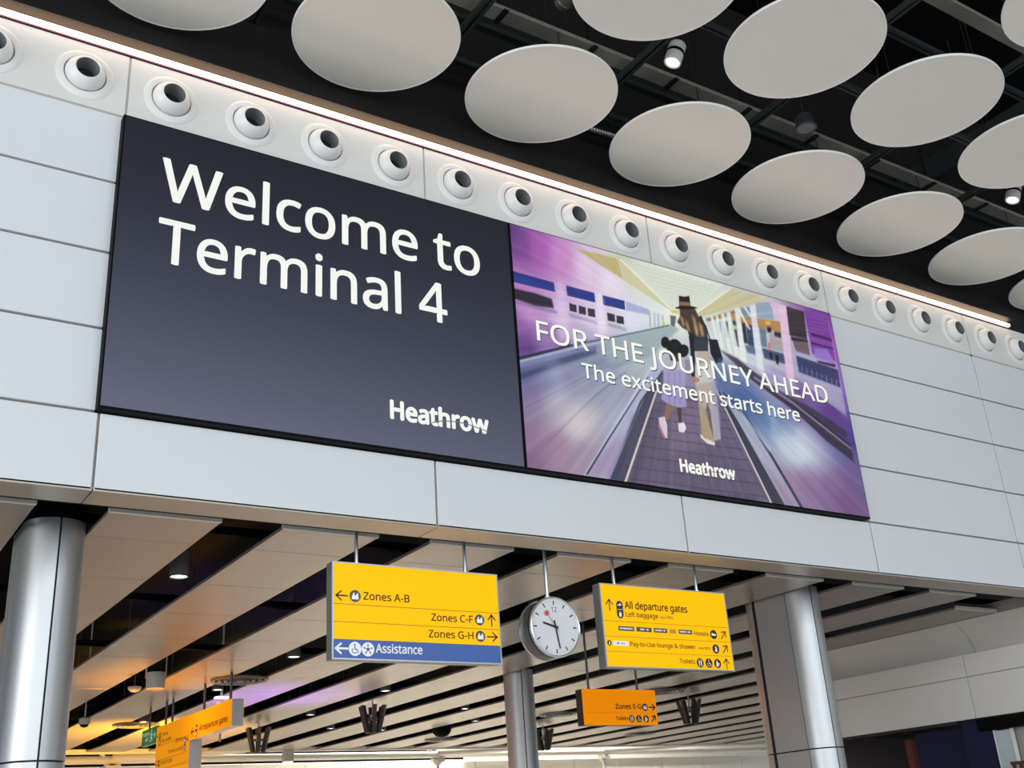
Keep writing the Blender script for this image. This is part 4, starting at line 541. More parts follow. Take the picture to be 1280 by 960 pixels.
screen_mesh('screen_face', 3.962 - 6.43, 8.895 - 6.43, 0, 0.0, 2.722, raster(800, 440, json.loads('''{"b":[[-0.004,0.954,90,50,130],[0.023,0.92,125,60,150],[0.075,0.919,175,80,180],[0.127,0.908,205,130,205],[0.203,0.894,228,195,228],[0.268,0.868,235,220,240],[-0.002,0.716,190,115,195],[0.031,0.645,200,140,205],[0.113,0.643,215,180,228],[0.199,0.659,228,205,238],[0.314,0.703,225,225,242],[0.385,0.731,222,232,236],[-0.002,0.564,150,90,170],[0.014,0.481,95,55,140],[0.086,0.53,150,110,180],[0.182,0.565,180,165,205],[0.309,0.961,200,205,175],[0.353,0.923,225,232,215],[0.448,0.907,232,238,225],[0.549,0.91,232,236,215],[0.437,0.769,240,242,225],[-0.002,0.352,95,95,150],[0.078,0.378,120,125,170],[0.186,0.447,130,150,175],[0.326,0.564,165,190,190],[0.402,0.646,200,215,205],[-0.006,0.256,135,115,160],[0.092,0.253,170,160,180],[0.129,0.2,200,190,200],[0.188,0.314,150,155,180],[-0.013,0.099,150,110,150],[0.083,0.093,165,130,160],[-0.007,0.01,125,90,130],[0.142,0.077,160,140,165],[0.237,0.262,165,170,195],[0.264,0.042,95,80,115],[0.361,0.163,100,90,120],[0.462,0.257,95,85,115],[0.427,0.386,120,110,145],[0.47,0.089,90,75,105],[0.585,0.047,85,75,105],[0.443,0.569,190,195,205],[0.559,0.498,90,110,160],[0.629,0.447,70,100,165],[0.696,0.356,110,140,185],[0.751,0.261,185,200,220],[0.788,0.234,190,205,222],[0.806,0.165,150,120,165],[0.886,0.147,130,110,160],[0.93,0.065,110,75,125],[0.974,0.166,105,85,145],[0.679,0.207,150,160,190],[0.934,0.288,100,95,160],[0.719,0.11,160,130,165],[0.823,0.505,110,70,150],[0.93,0.459,90,50,140],[0.973,0.355,75,50,145],[0.923,0.614,150,100,180],[0.776,0.567,170,160,200],[0.682,0.69,200,215,225],[0.582,0.73,215,225,225],[0.758,0.875,210,200,190],[0.97,0.957,120,50,160],[0.968,0.831,150,70,180],[0.975,0.671,140,90,190],[0.855,0.75,150,120,180]],"p":[[[0.17,0.971,0.29,0.977,0.302,0.883,0.238,0.924],[196,176,105],0.9,1.5],[[0.29,0.977,0.299,0.978,0.443,0.787,0.302,0.881,0.302,0.934],[205,205,150],0.85,1],[[0.299,0.978,0.51,0.978,0.664,0.977,0.528,0.786,0.442,0.786],[214,222,204],0.75,2],[[0.316,0.976,0.664,0.977,0.663,0.973,0.317,0.971],[185,195,170],0.35,1],[[0.337,0.956,0.632,0.96,0.632,0.956,0.337,0.952],[185,195,170],0.35,1],[[0.358,0.937,0.601,0.943,0.6,0.939,0.358,0.932],[185,195,170],0.35,1],[[0.378,0.918,0.57,0.926,0.569,0.922,0.379,0.913],[185,195,170],0.35,1],[[0.399,0.898,0.539,0.91,0.539,0.906,0.4,0.893],[185,195,170],0.35,1],[[0.42,0.878,0.509,0.894,0.509,0.89,0.421,0.874],[185,195,170],0.35,1],[[0.441,0.859,0.48,0.878,0.48,0.874,0.442,0.854],[185,195,170],0.35,1],[[0.297,0.977,0.444,0.789,0.447,0.79,0.302,0.979],[250,250,225],0.9,1],[[0.518,0.817,0.646,0.987,0.777,0.983,0.662,0.9,0.531,0.802],[203,197,140],0.85,1.5],[[0.513,0.815,0.641,0.982,0.646,0.985,0.517,0.812],[248,248,228],0.9,1],[[-0.003,0.79,0.104,0.785,0.106,0.743,-0.005,0.742],[24,44,140],0.95,1],[[0.136,0.786,0.214,0.785,0.214,0.741,0.137,0.741],[24,44,140],0.95,1],[[0.235,0.784,0.298,0.784,0.297,0.741,0.235,0.74],[24,44,140],0.95,1],[[0.301,0.783,0.368,0.772,0.367,0.746,0.3,0.741],[165,170,222],0.9,1],[[-0.006,0.714,0.051,0.716,0.095,0.709,0.098,0.67,0.048,0.661,-0.008,0.672],[30,26,40],0.95,1.5],[[0.14,0.71,0.16,0.709,0.159,0.675,0.14,0.675],[44,38,56],0.95,0.8],[[0.166,0.71,0.185,0.709,0.184,0.674,0.164,0.673],[44,38,56],0.95,0.8],[[0.19,0.709,0.21,0.71,0.209,0.673,0.189,0.672],[44,38,56],0.95,0.8],[[0.243,0.709,0.265,0.709,0.264,0.674,0.243,0.672],[44,38,56],0.95,0.8],[[0.269,0.707,0.29,0.708,0.289,0.673,0.268,0.671],[44,38,56],0.95,0.8],[[-0.008,0.664,0.106,0.662,0.107,0.649,-0.009,0.651],[90,80,130],0.55,2],[[0.138,0.662,0.214,0.654,0.213,0.646,0.137,0.653],[90,80,130],0.55,2],[[0.241,0.662,0.293,0.655,0.292,0.646,0.241,0.653],[90,80,130],0.55,2],[[0.109,0.794,0.133,0.798,0.134,0.556,0.103,0.526],[225,200,235],0.5,5],[[0.218,0.787,0.235,0.787,0.24,0.622,0.212,0.598],[240,238,250],0.6,5],[[0.368,0.766,0.372,0.765,0.368,0.69,0.363,0.687],[120,140,150],0.55,1.5],[[0.382,0.765,0.386,0.764,0.381,0.695,0.377,0.692],[120,140,150],0.55,1.5],[[0.393,0.764,0.397,0.763,0.393,0.699,0.388,0.696],[120,140,150],0.55,1.5],[[0.406,0.763,0.41,0.762,0.406,0.704,0.402,0.701],[120,140,150],0.55,1.5],[[0.431,0.77,0.45,0.773,0.44,0.717,0.429,0.72],[60,70,80],0.8,1.5],[[0.436,0.796,0.459,0.802,0.458,0.787,0.436,0.784],[225,205,60],0.9,1],[[0.408,0.733,0.413,0.731,0.411,0.713,0.405,0.714],[225,220,60],0.8,1],[[-0.009,0.418,0.146,0.532,0.309,0.64,0.425,0.722,0.456,0.716,0.394,0.624,0.368,0.568,0.255,0.47,-0.011,0.381],[115,135,160],0.55,3],[[0.221,0.575,0.401,0.702,0.447,0.713,0.394,0.624,0.344,0.539,0.231,0.481],[160,185,180],0.55,8],[[-0.011,0.423,0.138,0.532,0.138,0.522,-0.011,0.408],[28,30,60],0.9,1],[[0.138,0.532,0.265,0.614,0.425,0.724,0.425,0.718,0.264,0.607,0.138,0.522],[70,80,110],0.8,1],[[-0.011,0.408,0.145,0.522,0.264,0.605,0.264,0.601,0.145,0.511,-0.012,0.396],[170,180,215],0.8,1],[[-0.012,0.393,0.145,0.509,0.203,0.546,0.202,0.532,0.095,0.444,-0.013,0.371],[50,62,110],0.7,2],[[-0.008,0.401,0.112,0.489,0.202,0.54,0.193,0.521,0.095,0.452,-0.009,0.374],[150,155,205],0.55,2],[[-0.009,0.356,0.144,0.491,0.202,0.53,0.201,0.514,0.105,0.434,-0.008,0.332],[44,58,105],0.75,3],[[-0.007,0.217,0.213,0.46,0.215,0.457,-0.006,0.213],[100,90,125],0.45,1.2],[[-0.008,0.003,0.189,0.339,0.279,0.463,0.281,0.461,0.192,0.337,-0.006,0.001],[100,90,125],0.45,1.2],[[-0.006,0.273,0.131,0.401,0.131,0.399,-0.006,0.27],[100,90,125],0.45,1.2],[[0.115,0.256,0.187,0.308,0.205,0.221,0.124,0.15,0.092,0.195],[215,208,205],0.6,22],[[0.068,0.436,0.106,0.449,0.122,0.258,0.072,0.231],[190,205,225],0.35,16],[[-0.008,0.162,0.078,0.138,0.072,0.021,-0.011,0.002],[150,105,150],0.5,18],[[0.352,0.51,0.394,0.568,0.389,0.506,0.317,0.359,0.198,-0.002,0.137,0.001,0.238,0.236],[172,178,212],0.9,1.5],[[0.173,0.08,0.278,0.228,0.206,0.003,0.137,0.001],[152,118,160],0.55,8],[[0.35,0.506,0.362,0.52,0.237,0.217,0.145,0.003,0.137,0.001,0.234,0.235],[205,215,235],0.7,2],[[0.34,0.46,0.344,0.462,0.208,0.149,0.147,0.004,0.141,0.004,0.205,0.154],[52,48,75],0.95,0.8],[[0.386,0.505,0.385,0.452,0.359,0.403,0.246,0.001,0.202,0.001,0.308,0.344],[58,66,90],0.95,1],[[0.322,0.367,0.317,0.346,0.204,0.002,0.199,0.003],[150,150,200],0.8,0.8],[[0.386,0.498,0.36,0.403,0.245,0.001,0.394,0.019,0.668,0.009,0.664,-0.003,0.544,0.465,0.531,0.599,0.418,0.561],[100,88,116],0.85,1.5],[[0.282,0.275,0.379,0.371,0.283,0.008,0.23,0.009],[80,72,100],0.6,6],[[0.403,0.379,0.499,0.39,0.48,0.193,0.37,0.132],[128,112,140],0.6,10],[[0.408,0.575,0.531,0.599,0.529,0.453,0.394,0.411],[150,142,175],0.8,6],[[0.357,0.443,0.543,0.464,0.542,0.46,0.357,0.439],[62,54,76],0.55,0.6],[[0.35,0.415,0.549,0.437,0.549,0.432,0.349,0.411],[62,54,76],0.55,0.6],[[0.341,0.385,0.556,0.406,0.555,0.402,0.341,0.381],[62,54,76],0.55,0.6],[[0.333,0.352,0.563,0.374,0.563,0.369,0.332,0.348],[62,54,76],0.55,0.6],[[0.323,0.317,0.571,0.339,0.571,0.334,0.323,0.313],[62,54,76],0.55,0.6],[[0.313,0.28,0.58,0.301,0.58,0.297,0.313,0.276],[62,54,76],0.55,0.6],[[0.302,0.241,0.589,0.261,0.589,0.257,0.302,0.237],[62,54,76],0.55,0.6],[[0.291,0.199,0.599,0.219,0.599,0.214,0.291,0.195],[62,54,76],0.55,0.6],[[0.279,0.156,0.61,0.174,0.609,0.169,0.279,0.152],[62,54,76],0.55,0.6],[[0.267,0.111,0.62,0.126,0.62,0.122,0.266,0.107],[62,54,76],0.55,0.6],[[0.254,0.064,0.632,0.077,0.631,0.072,0.254,0.06],[62,54,76],0.55,0.6],[[0.241,0.016,0.644,0.025,0.643,0.02,0.24,0.012],[62,54,76],0.55,0.6],[[0.227,-0.035,0.656,-0.03,0.656,-0.034,0.227,-0.038],[62,54,76],0.55,0.6],[[0.213,-0.086,0.67,-0.086,0.669,-0.091,0.213,-0.09],[62,54,76],0.55,0.6],[[0.199,-0.139,0.683,-0.145,0.683,-0.149,0.198,-0.143],[62,54,76],0.55,0.6],[[0.358,0.405,0.363,0.407,0.247,0.0,0.241,0.0],[226,216,205],0.95,0.7],[[0.544,0.47,0.555,0.458,0.599,0.343,0.71,-0.002,0.668,-0.004],[52,56,72],0.95,1],[[0.541,0.471,0.546,0.47,0.669,-0.003,0.663,-0.003],[210,205,205],0.9,0.7],[[0.553,0.478,0.566,0.448,0.631,0.352,0.771,-0.005,0.71,-0.002,0.599,0.343],[168,172,195],0.9,1.5],[[0.654,0.21,0.7,0.115,0.768,-0.005,0.712,-0.001],[150,112,145],0.6,8],[[0.559,0.463,0.566,0.463,0.628,0.385,0.693,0.22,0.771,-0.004,0.759,-0.004,0.683,0.217,0.616,0.385],[48,46,86],0.9,1],[[0.607,0.392,0.613,0.398,0.695,0.234,0.687,0.228],[190,215,235],0.7,2],[[0.569,0.483,0.703,0.469,0.806,0.401,0.774,0.308,0.668,0.335,0.592,0.429],[62,96,160],0.5,10],[[0.689,0.347,0.835,0.387,0.921,0.248,0.822,0.135,0.734,0.23],[190,208,225],0.6,28],[[0.774,0.308,0.837,0.283,0.82,0.196,0.771,0.212],[208,216,228],0.6,20],[[0.729,0.148,0.957,0.2,0.972,0.01,0.784,0.001],[130,88,142],0.55,22],[[0.707,0.456,0.732,0.456,0.722,0.295,0.703,0.303],[190,215,235],0.3,8],[[0.533,0.801,0.662,0.898,0.776,0.98,0.834,0.973,0.989,0.979,0.988,0.635,0.987,0.47,0.823,0.611,0.714,0.648,0.577,0.668],[190,205,215],0.55,2],[[0.544,0.798,0.661,0.892,0.664,0.871,0.548,0.785],[150,110,60],0.9,1.5],[[0.629,0.85,0.804,0.884,0.8,0.826,0.703,0.818,0.627,0.823],[190,125,60],0.9,1.5],[[0.723,0.947,0.784,0.979,0.78,0.883,0.72,0.87],[140,165,190],0.9,1.5],[[0.667,0.898,0.699,0.919,0.701,0.863,0.67,0.855],[110,140,160],0.9,1.5],[[0.603,0.81,0.616,0.811,0.61,0.733,0.6,0.73],[36,46,70],0.9,1.5],[[0.583,0.799,0.59,0.799,0.588,0.747,0.581,0.744],[60,80,95],0.9,1.5],[[0.627,0.823,0.649,0.824,0.643,0.698,0.625,0.696],[34,46,76],0.9,1.5],[[0.663,0.825,0.676,0.824,0.673,0.727,0.658,0.722],[20,28,50],0.9,1.5],[[0.679,0.825,0.699,0.825,0.694,0.713,0.672,0.72],[40,54,90],0.9,1.5],[[0.722,0.823,0.745,0.824,0.739,0.729,0.719,0.729],[90,120,140],0.9,1.5],[[0.753,0.808,0.796,0.817,0.795,0.727,0.749,0.725],[170,160,160],0.9,1.5],[[0.751,0.837,0.766,0.841,0.762,0.813,0.748,0.81],[20,20,30],0.9,1.5],[[0.773,0.823,0.797,0.825,0.795,0.798,0.772,0.799],[24,26,44],0.9,1.5],[[0.632,0.801,0.644,0.804,0.643,0.782,0.63,0.78],[240,215,50],0.9,1.5],[[0.747,0.864,0.767,0.869,0.765,0.855,0.747,0.851],[240,205,70],0.9,1.5],[[0.676,0.82,0.686,0.822,0.685,0.811,0.675,0.81],[225,190,40],0.9,1.5],[[0.72,0.723,0.794,0.719,0.796,0.668,0.722,0.672],[54,66,110],0.9,1.5],[[0.764,0.705,0.775,0.705,0.769,0.658,0.761,0.658],[14,14,26],0.9,1.5],[[0.744,0.709,0.753,0.711,0.75,0.675,0.743,0.675],[20,22,40],0.9,1.5],[[0.662,0.716,0.697,0.718,0.698,0.678,0.666,0.681],[80,105,135],0.9,1.5],[[0.745,0.757,0.752,0.758,0.749,0.725,0.742,0.725],[225,90,80],0.9,1.5],[[0.833,0.819,0.893,0.826,0.891,0.745,0.841,0.75],[110,80,90],0.9,1.5],[[0.838,0.727,0.987,0.706,0.985,0.615,0.838,0.645],[44,48,100],0.9,1.5],[[0.833,0.819,0.893,0.822,0.892,0.812,0.831,0.799],[30,22,30],0.9,1.5],[[0.9,0.98,0.989,0.979,0.985,0.747,0.9,0.756],[125,45,165],0.9,1.5],[[0.91,0.79,0.962,0.801,0.983,0.731,0.909,0.737],[150,110,215],0.9,1.5],[[0.91,0.867,0.987,0.864,0.988,0.849,0.91,0.852],[60,18,80],0.9,1.5],[[0.903,0.818,0.986,0.817,0.988,0.81,0.905,0.807],[40,16,60],0.9,1.5],[[0.913,0.727,0.983,0.731,0.98,0.715,0.917,0.717],[30,12,50],0.9,1.5],[[0.834,0.975,0.899,0.973,0.891,0.825,0.828,0.823],[46,30,38],0.9,1.5],[[0.903,0.942,0.985,0.946,0.985,0.943,0.903,0.938],[70,25,110],0.7,1],[[0.901,0.924,0.982,0.926,0.982,0.923,0.9,0.92],[70,25,110],0.7,1],[[0.899,0.906,0.979,0.906,0.979,0.903,0.898,0.902],[70,25,110],0.7,1],[[0.896,0.888,0.976,0.886,0.977,0.883,0.896,0.884],[70,25,110],0.7,1],[[0.894,0.87,0.974,0.866,0.974,0.863,0.893,0.866],[70,25,110],0.7,1],[[0.835,0.689,0.838,0.69,0.833,0.644,0.831,0.643],[150,160,200],0.6,0.6],[[0.852,0.684,0.854,0.685,0.85,0.639,0.848,0.638],[150,160,200],0.6,0.6],[[0.869,0.68,0.871,0.68,0.867,0.634,0.865,0.634],[150,160,200],0.6,0.6],[[0.886,0.675,0.889,0.676,0.884,0.629,0.882,0.629],[150,160,200],0.6,0.6],[[0.904,0.67,0.906,0.671,0.901,0.625,0.899,0.624],[150,160,200],0.6,0.6],[[0.921,0.665,0.923,0.666,0.918,0.62,0.916,0.619],[150,160,200],0.6,0.6],[[0.938,0.661,0.941,0.661,0.936,0.615,0.933,0.614],[150,160,200],0.6,0.6],[[0.956,0.656,0.958,0.656,0.953,0.61,0.951,0.609],[150,160,200],0.6,0.6],[[0.973,0.651,0.976,0.652,0.971,0.605,0.968,0.604],[150,160,200],0.6,0.6],[[0.56,0.815,0.57,0.822,0.577,0.671,0.567,0.672],[232,240,228],0.88,1.5],[[0.577,0.825,0.587,0.833,0.59,0.662,0.58,0.665],[232,240,228],0.88,1.5],[[0.596,0.84,0.608,0.849,0.616,0.653,0.602,0.652],[232,240,228],0.88,1.5],[[0.615,0.855,0.63,0.866,0.639,0.644,0.621,0.648],[232,240,228],0.88,1.5],[[0.646,0.886,0.662,0.9,0.66,0.629,0.638,0.629],[236,240,232],0.88,1.5],[[0.701,0.919,0.721,0.937,0.713,0.583,0.691,0.597],[226,228,238],0.88,1.5],[[0.805,0.976,0.834,0.977,0.816,0.58,0.79,0.601],[232,190,226],0.88,1.5],[[0.773,0.973,0.805,0.98,0.805,0.888,0.794,0.888],[228,180,222],0.88,1.5],[[0.678,0.906,0.686,0.913,0.702,0.871,0.696,0.865],[230,235,235],0.88,1.5],[[0.655,0.882,0.664,0.893,0.691,0.8,0.686,0.798],[235,238,230],0.88,1.5],[[0.574,0.621,0.695,0.613,0.776,0.567,0.807,0.491,0.896,0.445,0.93,0.382,0.797,0.487,0.657,0.586],[150,130,190],0.3,6],[[0.572,0.666,0.629,0.64,0.692,0.583,0.76,0.526,0.863,0.478,0.936,0.427,0.975,0.394,0.971,0.364,0.842,0.436,0.745,0.486,0.681,0.537,0.625,0.603],[56,46,66],0.85,2],[[0.645,0.567,0.721,0.538,0.826,0.477,0.98,0.337,0.981,0.251,0.891,0.332,0.81,0.43,0.709,0.52],[50,42,62],0.92,1.5],[[0.676,0.573,0.797,0.49,0.98,0.319,0.98,0.31,0.795,0.475,0.674,0.558],[140,130,160],0.8,1],[[0.572,0.67,0.63,0.647,0.692,0.59,0.692,0.586,0.629,0.64,0.571,0.664],[190,190,195],0.8,0.8],[[0.397,0.582,0.46,0.604,0.45,0.474,0.385,0.458],[176,180,200],0.9,1.5],[[0.393,0.507,0.45,0.526,0.444,0.361,0.42,0.35,0.39,0.357,0.371,0.373],[160,150,205],0.95,1.2],[[0.402,0.5,0.405,0.501,0.394,0.354,0.39,0.355],[120,110,175],0.5,1],[[0.42,0.506,0.423,0.507,0.411,0.359,0.407,0.36],[120,110,175],0.5,1],[[0.436,0.511,0.439,0.512,0.428,0.364,0.423,0.365],[120,110,175],0.5,1],[[0.387,0.357,0.407,0.353,0.384,0.289,0.371,0.29],[150,105,85],0.95,1],[[0.414,0.35,0.429,0.352,0.423,0.282,0.415,0.28],[82,58,52],0.95,1],[[0.356,0.288,0.375,0.299,0.379,0.26,0.375,0.208,0.368,0.206,0.358,0.249],[222,205,222],0.95,0.8],[[0.354,0.273,0.36,0.25,0.371,0.207,0.363,0.209,0.353,0.248],[190,120,130],0.8,0.8],[[0.412,0.281,0.43,0.289,0.435,0.267,0.426,0.245,0.411,0.244],[235,228,238],0.95,0.8],[[0.419,0.64,0.416,0.628,0.412,0.617,0.406,0.61,0.4,0.608,0.395,0.611,0.392,0.619,0.392,0.63,0.394,0.643,0.398,0.654,0.404,0.661,0.41,0.663,0.415,0.66,0.418,0.652],[14,12,14],0.97,1],[[0.455,0.629,0.451,0.61,0.442,0.593,0.432,0.581,0.421,0.577,0.412,0.582,0.407,0.594,0.406,0.611,0.41,0.63,0.418,0.647,0.428,0.659,0.439,0.663,0.448,0.658,0.454,0.646],[18,14,14],0.97,1.2],[[0.475,0.622,0.472,0.608,0.466,0.596,0.459,0.587,0.451,0.584,0.445,0.588,0.441,0.597,0.44,0.61,0.443,0.624,0.449,0.636,0.457,0.645,0.464,0.647,0.471,0.644,0.475,0.635],[14,12,14],0.97,1],[[0.413,0.582,0.445,0.588,0.441,0.56,0.414,0.556],[60,42,36],0.9,1],[[0.505,0.641,0.545,0.65,0.542,0.525,0.538,0.324,0.536,0.247,0.513,0.231,0.516,0.359,0.51,0.399,0.499,0.354,0.514,0.221,0.479,0.242,0.483,0.391,0.48,0.473,0.488,0.56],[188,172,160],0.95,1.2],[[0.483,0.391,0.503,0.366,0.514,0.221,0.479,0.242],[176,152,112],0.9,2],[[0.534,0.512,0.547,0.521,0.541,0.325,0.533,0.246,0.518,0.237,0.522,0.361],[160,160,190],0.85,2],[[0.488,0.56,0.541,0.583,0.54,0.503,0.48,0.473],[205,205,205],0.8,3],[[0.475,0.254,0.485,0.237,0.516,0.226,0.513,0.211,0.49,0.215,0.474,0.238],[228,220,215],0.95,0.8],[[0.478,0.735,0.53,0.81,0.54,0.764,0.542,0.698,0.536,0.643,0.491,0.625,0.484,0.666],[28,28,36],0.95,1],[[0.482,0.731,0.499,0.715,0.49,0.582,0.482,0.5,0.471,0.507,0.479,0.621],[22,22,34],0.97,1],[[0.496,0.687,0.543,0.701,0.535,0.641,0.492,0.628],[52,56,68],0.9,1],[[0.469,0.506,0.495,0.504,0.495,0.489,0.476,0.474],[170,130,110],0.9,1],[[0.464,0.823,0.511,0.841,0.522,0.801,0.536,0.762,0.536,0.707,0.519,0.695,0.498,0.704,0.485,0.715,0.464,0.724,0.45,0.746,0.462,0.778],[70,48,36],0.97,1.5],[[0.462,0.778,0.47,0.775,0.473,0.733,0.465,0.735],[196,165,110],0.85,2],[[0.5,0.804,0.509,0.785,0.514,0.721,0.505,0.715],[196,165,110],0.85,2],[[0.517,0.772,0.529,0.759,0.531,0.711,0.521,0.704],[196,165,110],0.85,2],[[0.477,0.773,0.485,0.748,0.488,0.709,0.479,0.719],[196,165,110],0.85,2],[[0.503,0.755,0.51,0.741,0.513,0.699,0.504,0.704],[196,165,110],0.85,2],[[0.451,0.815,0.466,0.827,0.503,0.842,0.52,0.843,0.52,0.838,0.487,0.821,0.452,0.809],[20,16,18],0.98,0.7],[[0.467,0.877,0.487,0.881,0.501,0.891,0.5,0.837,0.463,0.824],[20,16,18],0.98,0.7],[[0.465,0.848,0.501,0.859,0.501,0.842,0.464,0.829],[150,105,75],0.95,0.7],[[0.543,0.701,0.572,0.709,0.581,0.615,0.556,0.592,0.543,0.633],[16,20,26],0.97,1],[[0.567,0.625,0.581,0.62,0.575,0.601,0.558,0.593],[52,72,100],0.8,1],[[0.537,0.768,0.542,0.767,0.55,0.701,0.545,0.699],[40,34,34],0.9,0.7]]}''')), s2)
p1 = Plane((-1.96, 0, -4.94), (1, 0, 0), (0, 0, 1)); p2 = Plane((-6.43, 0, -4.94), (1, 0, 0), (0, 0, 1))
def heath(pl, x0, x1, zb, cap):
    def f(bm): text(bm, pl, 'Heathrow', x0, x1, zb, cap, .003, bold=.058)
    def g(bm):
        L = x1 - x0
        pts = [(x0 + L * a, zb + cap * b) for a, b in ((.41, .10), (.43, .15), (.50, .28), (.60, .37), (.70, .39), (.79, .35), (.88, .245), (.95, .16), (1.01, .08))]
        for (a, b), (c, d_) in zip(pts, pts[1:]): poly2(bm, pl, [(a, b - cap * .030), (c, d_ - cap * .030), (c, d_ + cap * .030), (a, b + cap * .030)], .0045)
    return f, g
hf, hg = heath(p1, 2.50, 3.535, 5.222, 0.172)
prints(p1, s1, [
 ('lettering', M_glowtext, lambda bm: (text(bm, p1, 'Welcome to', .325, 3.545, 6.915, .418, .003, .016), text(bm, p1, 'Terminal 4', .330, 3.135, 6.305, .418, .003, .016))),
 ('airport_wordmark', M_glowtext, hf), ('wordmark_cut', M_cut1, hg)])
hf, hg = heath(p2, 5.945, 6.735, 5.150, 0.135)
def t2(dx, d): return lambda bm: (text(bm, p2, 'FOR THE JOURNEY AHEAD', 4.20 + dx, 8.535 + dx, 6.345 - dx, .222, d, .016), text(bm, p2, 'The excitement starts here', 4.74 + dx, 7.96 + dx, 6.025 - dx, .162, d, .022))
prints(p2, s2, [('lettering', M_glowtext, t2(0, .004)), ('text_shadow', M_shadow, t2(.009, .002)), ('airport_wordmark', M_glowtext, hf), ('wordmark_cut', M_cut2, hg)])
# recessed return strip beside the right screen
bm = bmesh.new(); box(bm, 8.915, 8.99, -0.012, 0.03, 4.93, 7.70); tag(link('trim_3', bm, mat('grey_green_return', (0.20, 0.21, 0.19), 0.5, noise=0.05)), kind='structure')

# ================================================================== hanging signs
def sign_box(e, w_, h_, dpt, face, case, edge, frame_w=0.012):
    bm = bmesh.new(); box(bm, 0, w_, 0.006, dpt - .006, 0, h_, .004); link('case', bm, case, e)
    bm = bmesh.new()
    for a in ((0, w_, h_ - frame_w, h_), (0, w_, 0, frame_w), (0, frame_w, frame_w, h_ - frame_w), (w_ - frame_w, w_, frame_w, h_ - frame_w)):
        box(bm, a[0], a[1], -0.004, 0.008, a[2], a[3])
    link('frame', bm, edge, e)
    for yy_ in (0.0, dpt - .006):
        bm = bmesh.new(); box(bm, frame_w, w_ - frame_w, yy_, yy_ + .006, frame_w, h_ - frame_w); link('face_panel', bm, face, e)
def pole(e, x, y, z0, z1, r, m, flange=True):
    bm = bmesh.new(); tube(bm, (x, y, z0), (x, y, z1), r, 14)
    if flange: tube(bm, (x, y, z0), (x, y, z0 + .02), r * 1.6, 14)
    link('hanging_pole', bm, m, e, True)

# --- sign 1: zones and assistance
e = empty('hanging_sign', (2.238, 0.60, 3.185), label='hanging yellow sign left of the clock with Zones lines and blue Assistance strip', cat='sign')
SW, SH = 1.752, 0.868
sign_box(e, SW, SH, .13, M_yellow, M_case, M_casel)
bm = bmesh.new(); box(bm, .012, SW - .012, -.0025, .0, .012, .176); link('blue_strip', bm, M_blue, e)['label'] = 'blue lower strip'
pl = Plane((-2.238, 0, -3.185), (1, 0, 0), (0, 0, 1))
def f(bm):
    text(bm, pl, 'Zones A-B', 2.545, 3.012, 3.722, .068, bold=.024)
    text(bm, pl, 'Zones C-F', 3.238, 3.686, 3.566, .066, bold=.024)
    text(bm, pl, 'Zones G-H', 3.203, 3.684, 3.412, .066, bold=.024)
    arrow(bm, pl, 2.332, 3.746, .112, PI, .014); arrow(bm, pl, 3.898, 3.597, .108, PI / 2, .014); arrow(bm, pl, 3.895, 3.442, .108, 0, .014)
def ics(bd, bw):
    picto(bd, bw, pl, 2.462, 3.748, .055, 'desk'); picto(bd, bw, pl, 3.762, 3.597, .053, 'desk'); picto(bd, bw, pl, 3.763, 3.442, .053, 'desk')
prints(pl, e, [('lettering', M_brown, f),
  ('dividing_line', M_line, lambda bm: (poly2(bm, pl, [(2.25, 3.668), (3.978, 3.668), (3.978, 3.674), (2.25, 3.674)]), poly2(bm, pl, [(2.25, 3.510), (3.978, 3.510), (3.978, 3.516), (2.25, 3.516)])))])
bd, bw = Pr(), Pr(); ics(bd, bw); link('pictogram_disc', bd, M_grey, e); link('pictogram', bw, M_white, e)
bd, bw = Pr(), Pr()
picto(bd, bw, pl, 2.456, 3.279, .062, 'chair', .004); picto(bd, bw, pl, 2.582, 3.279, .062, 'star', .004)
arrow(bd, pl, 2.328, 3.279, .115, PI, .018, .004); text(bd, pl, 'Assistance', 2.660, 3.128, 3.254, .076, .004, bold=.030)
link('assistance_lettering', bd, M_white, e); link('assistance_pictogram', bw, M_blue, e)
for x in (2.509, 3.666): pole(e, x - 2.238, .065, SH, 1.62, .017, M_pole)

# --- sign 2: departure gates
e = empty('hanging_sign', (5.246, 0.60, 3.195), label='hanging yellow sign right of the clock reading All departure gates', cat='sign')
SW, SH = 1.766, 0.862
sign_box(e, SW, SH, .13, M_yellow, M_case, M_casel)
pl = Plane((-5.246, 0, -3.195), (1, 0, 0), (0, 0, 1))
def f(bm):
    text(bm, pl, 'All departure gates', 5.560, 6.425, 3.806, .074, bold=.034)
    text(bm, pl, 'Left baggage', 5.562, 6.000, 3.722, .048, bold=.024)
    text(bm, pl, 'Hotels', 6.482, 6.693, 3.563, .046, bold=.024)
    text(bm, pl, 'Pay-to-Use lounge & shower', 5.580, 6.482, 3.416, .046, bold=.024)
    text(bm, pl, 'Toilets', 6.228, 6.447, 3.260, .046, bold=.024)
    arrow(bm, pl, 5.356, 3.832, .115, PI / 2, .013); arrow(bm, pl, 6.912, 3.582, .108, PI * .27, .013); arrow(bm, pl, 6.910, 3.428, .108, PI * .27, .013); arrow(bm, pl, 6.904, 3.272, .108, PI / 2, .013)
def small(bm):
    text(bm, pl, 'via lifts', 6.024, 6.207, 3.724, .030, bold=.012); text(bm, pl, 'via lifts', 6.520, 6.692, 3.416, .030, bold=.012)
def rules(bm):
    for z in (3.664, 3.506, 3.352): poly2(bm, pl, [(5.26, z), (6.998, z), (6.998, z + .005), (5.26, z + .005)])
prints(pl, e, [('lettering', M_brown, f), ('small_lettering', M_brown, small), ('dividing_line', M_line, rules)])
bd, bw = Pr(), Pr()
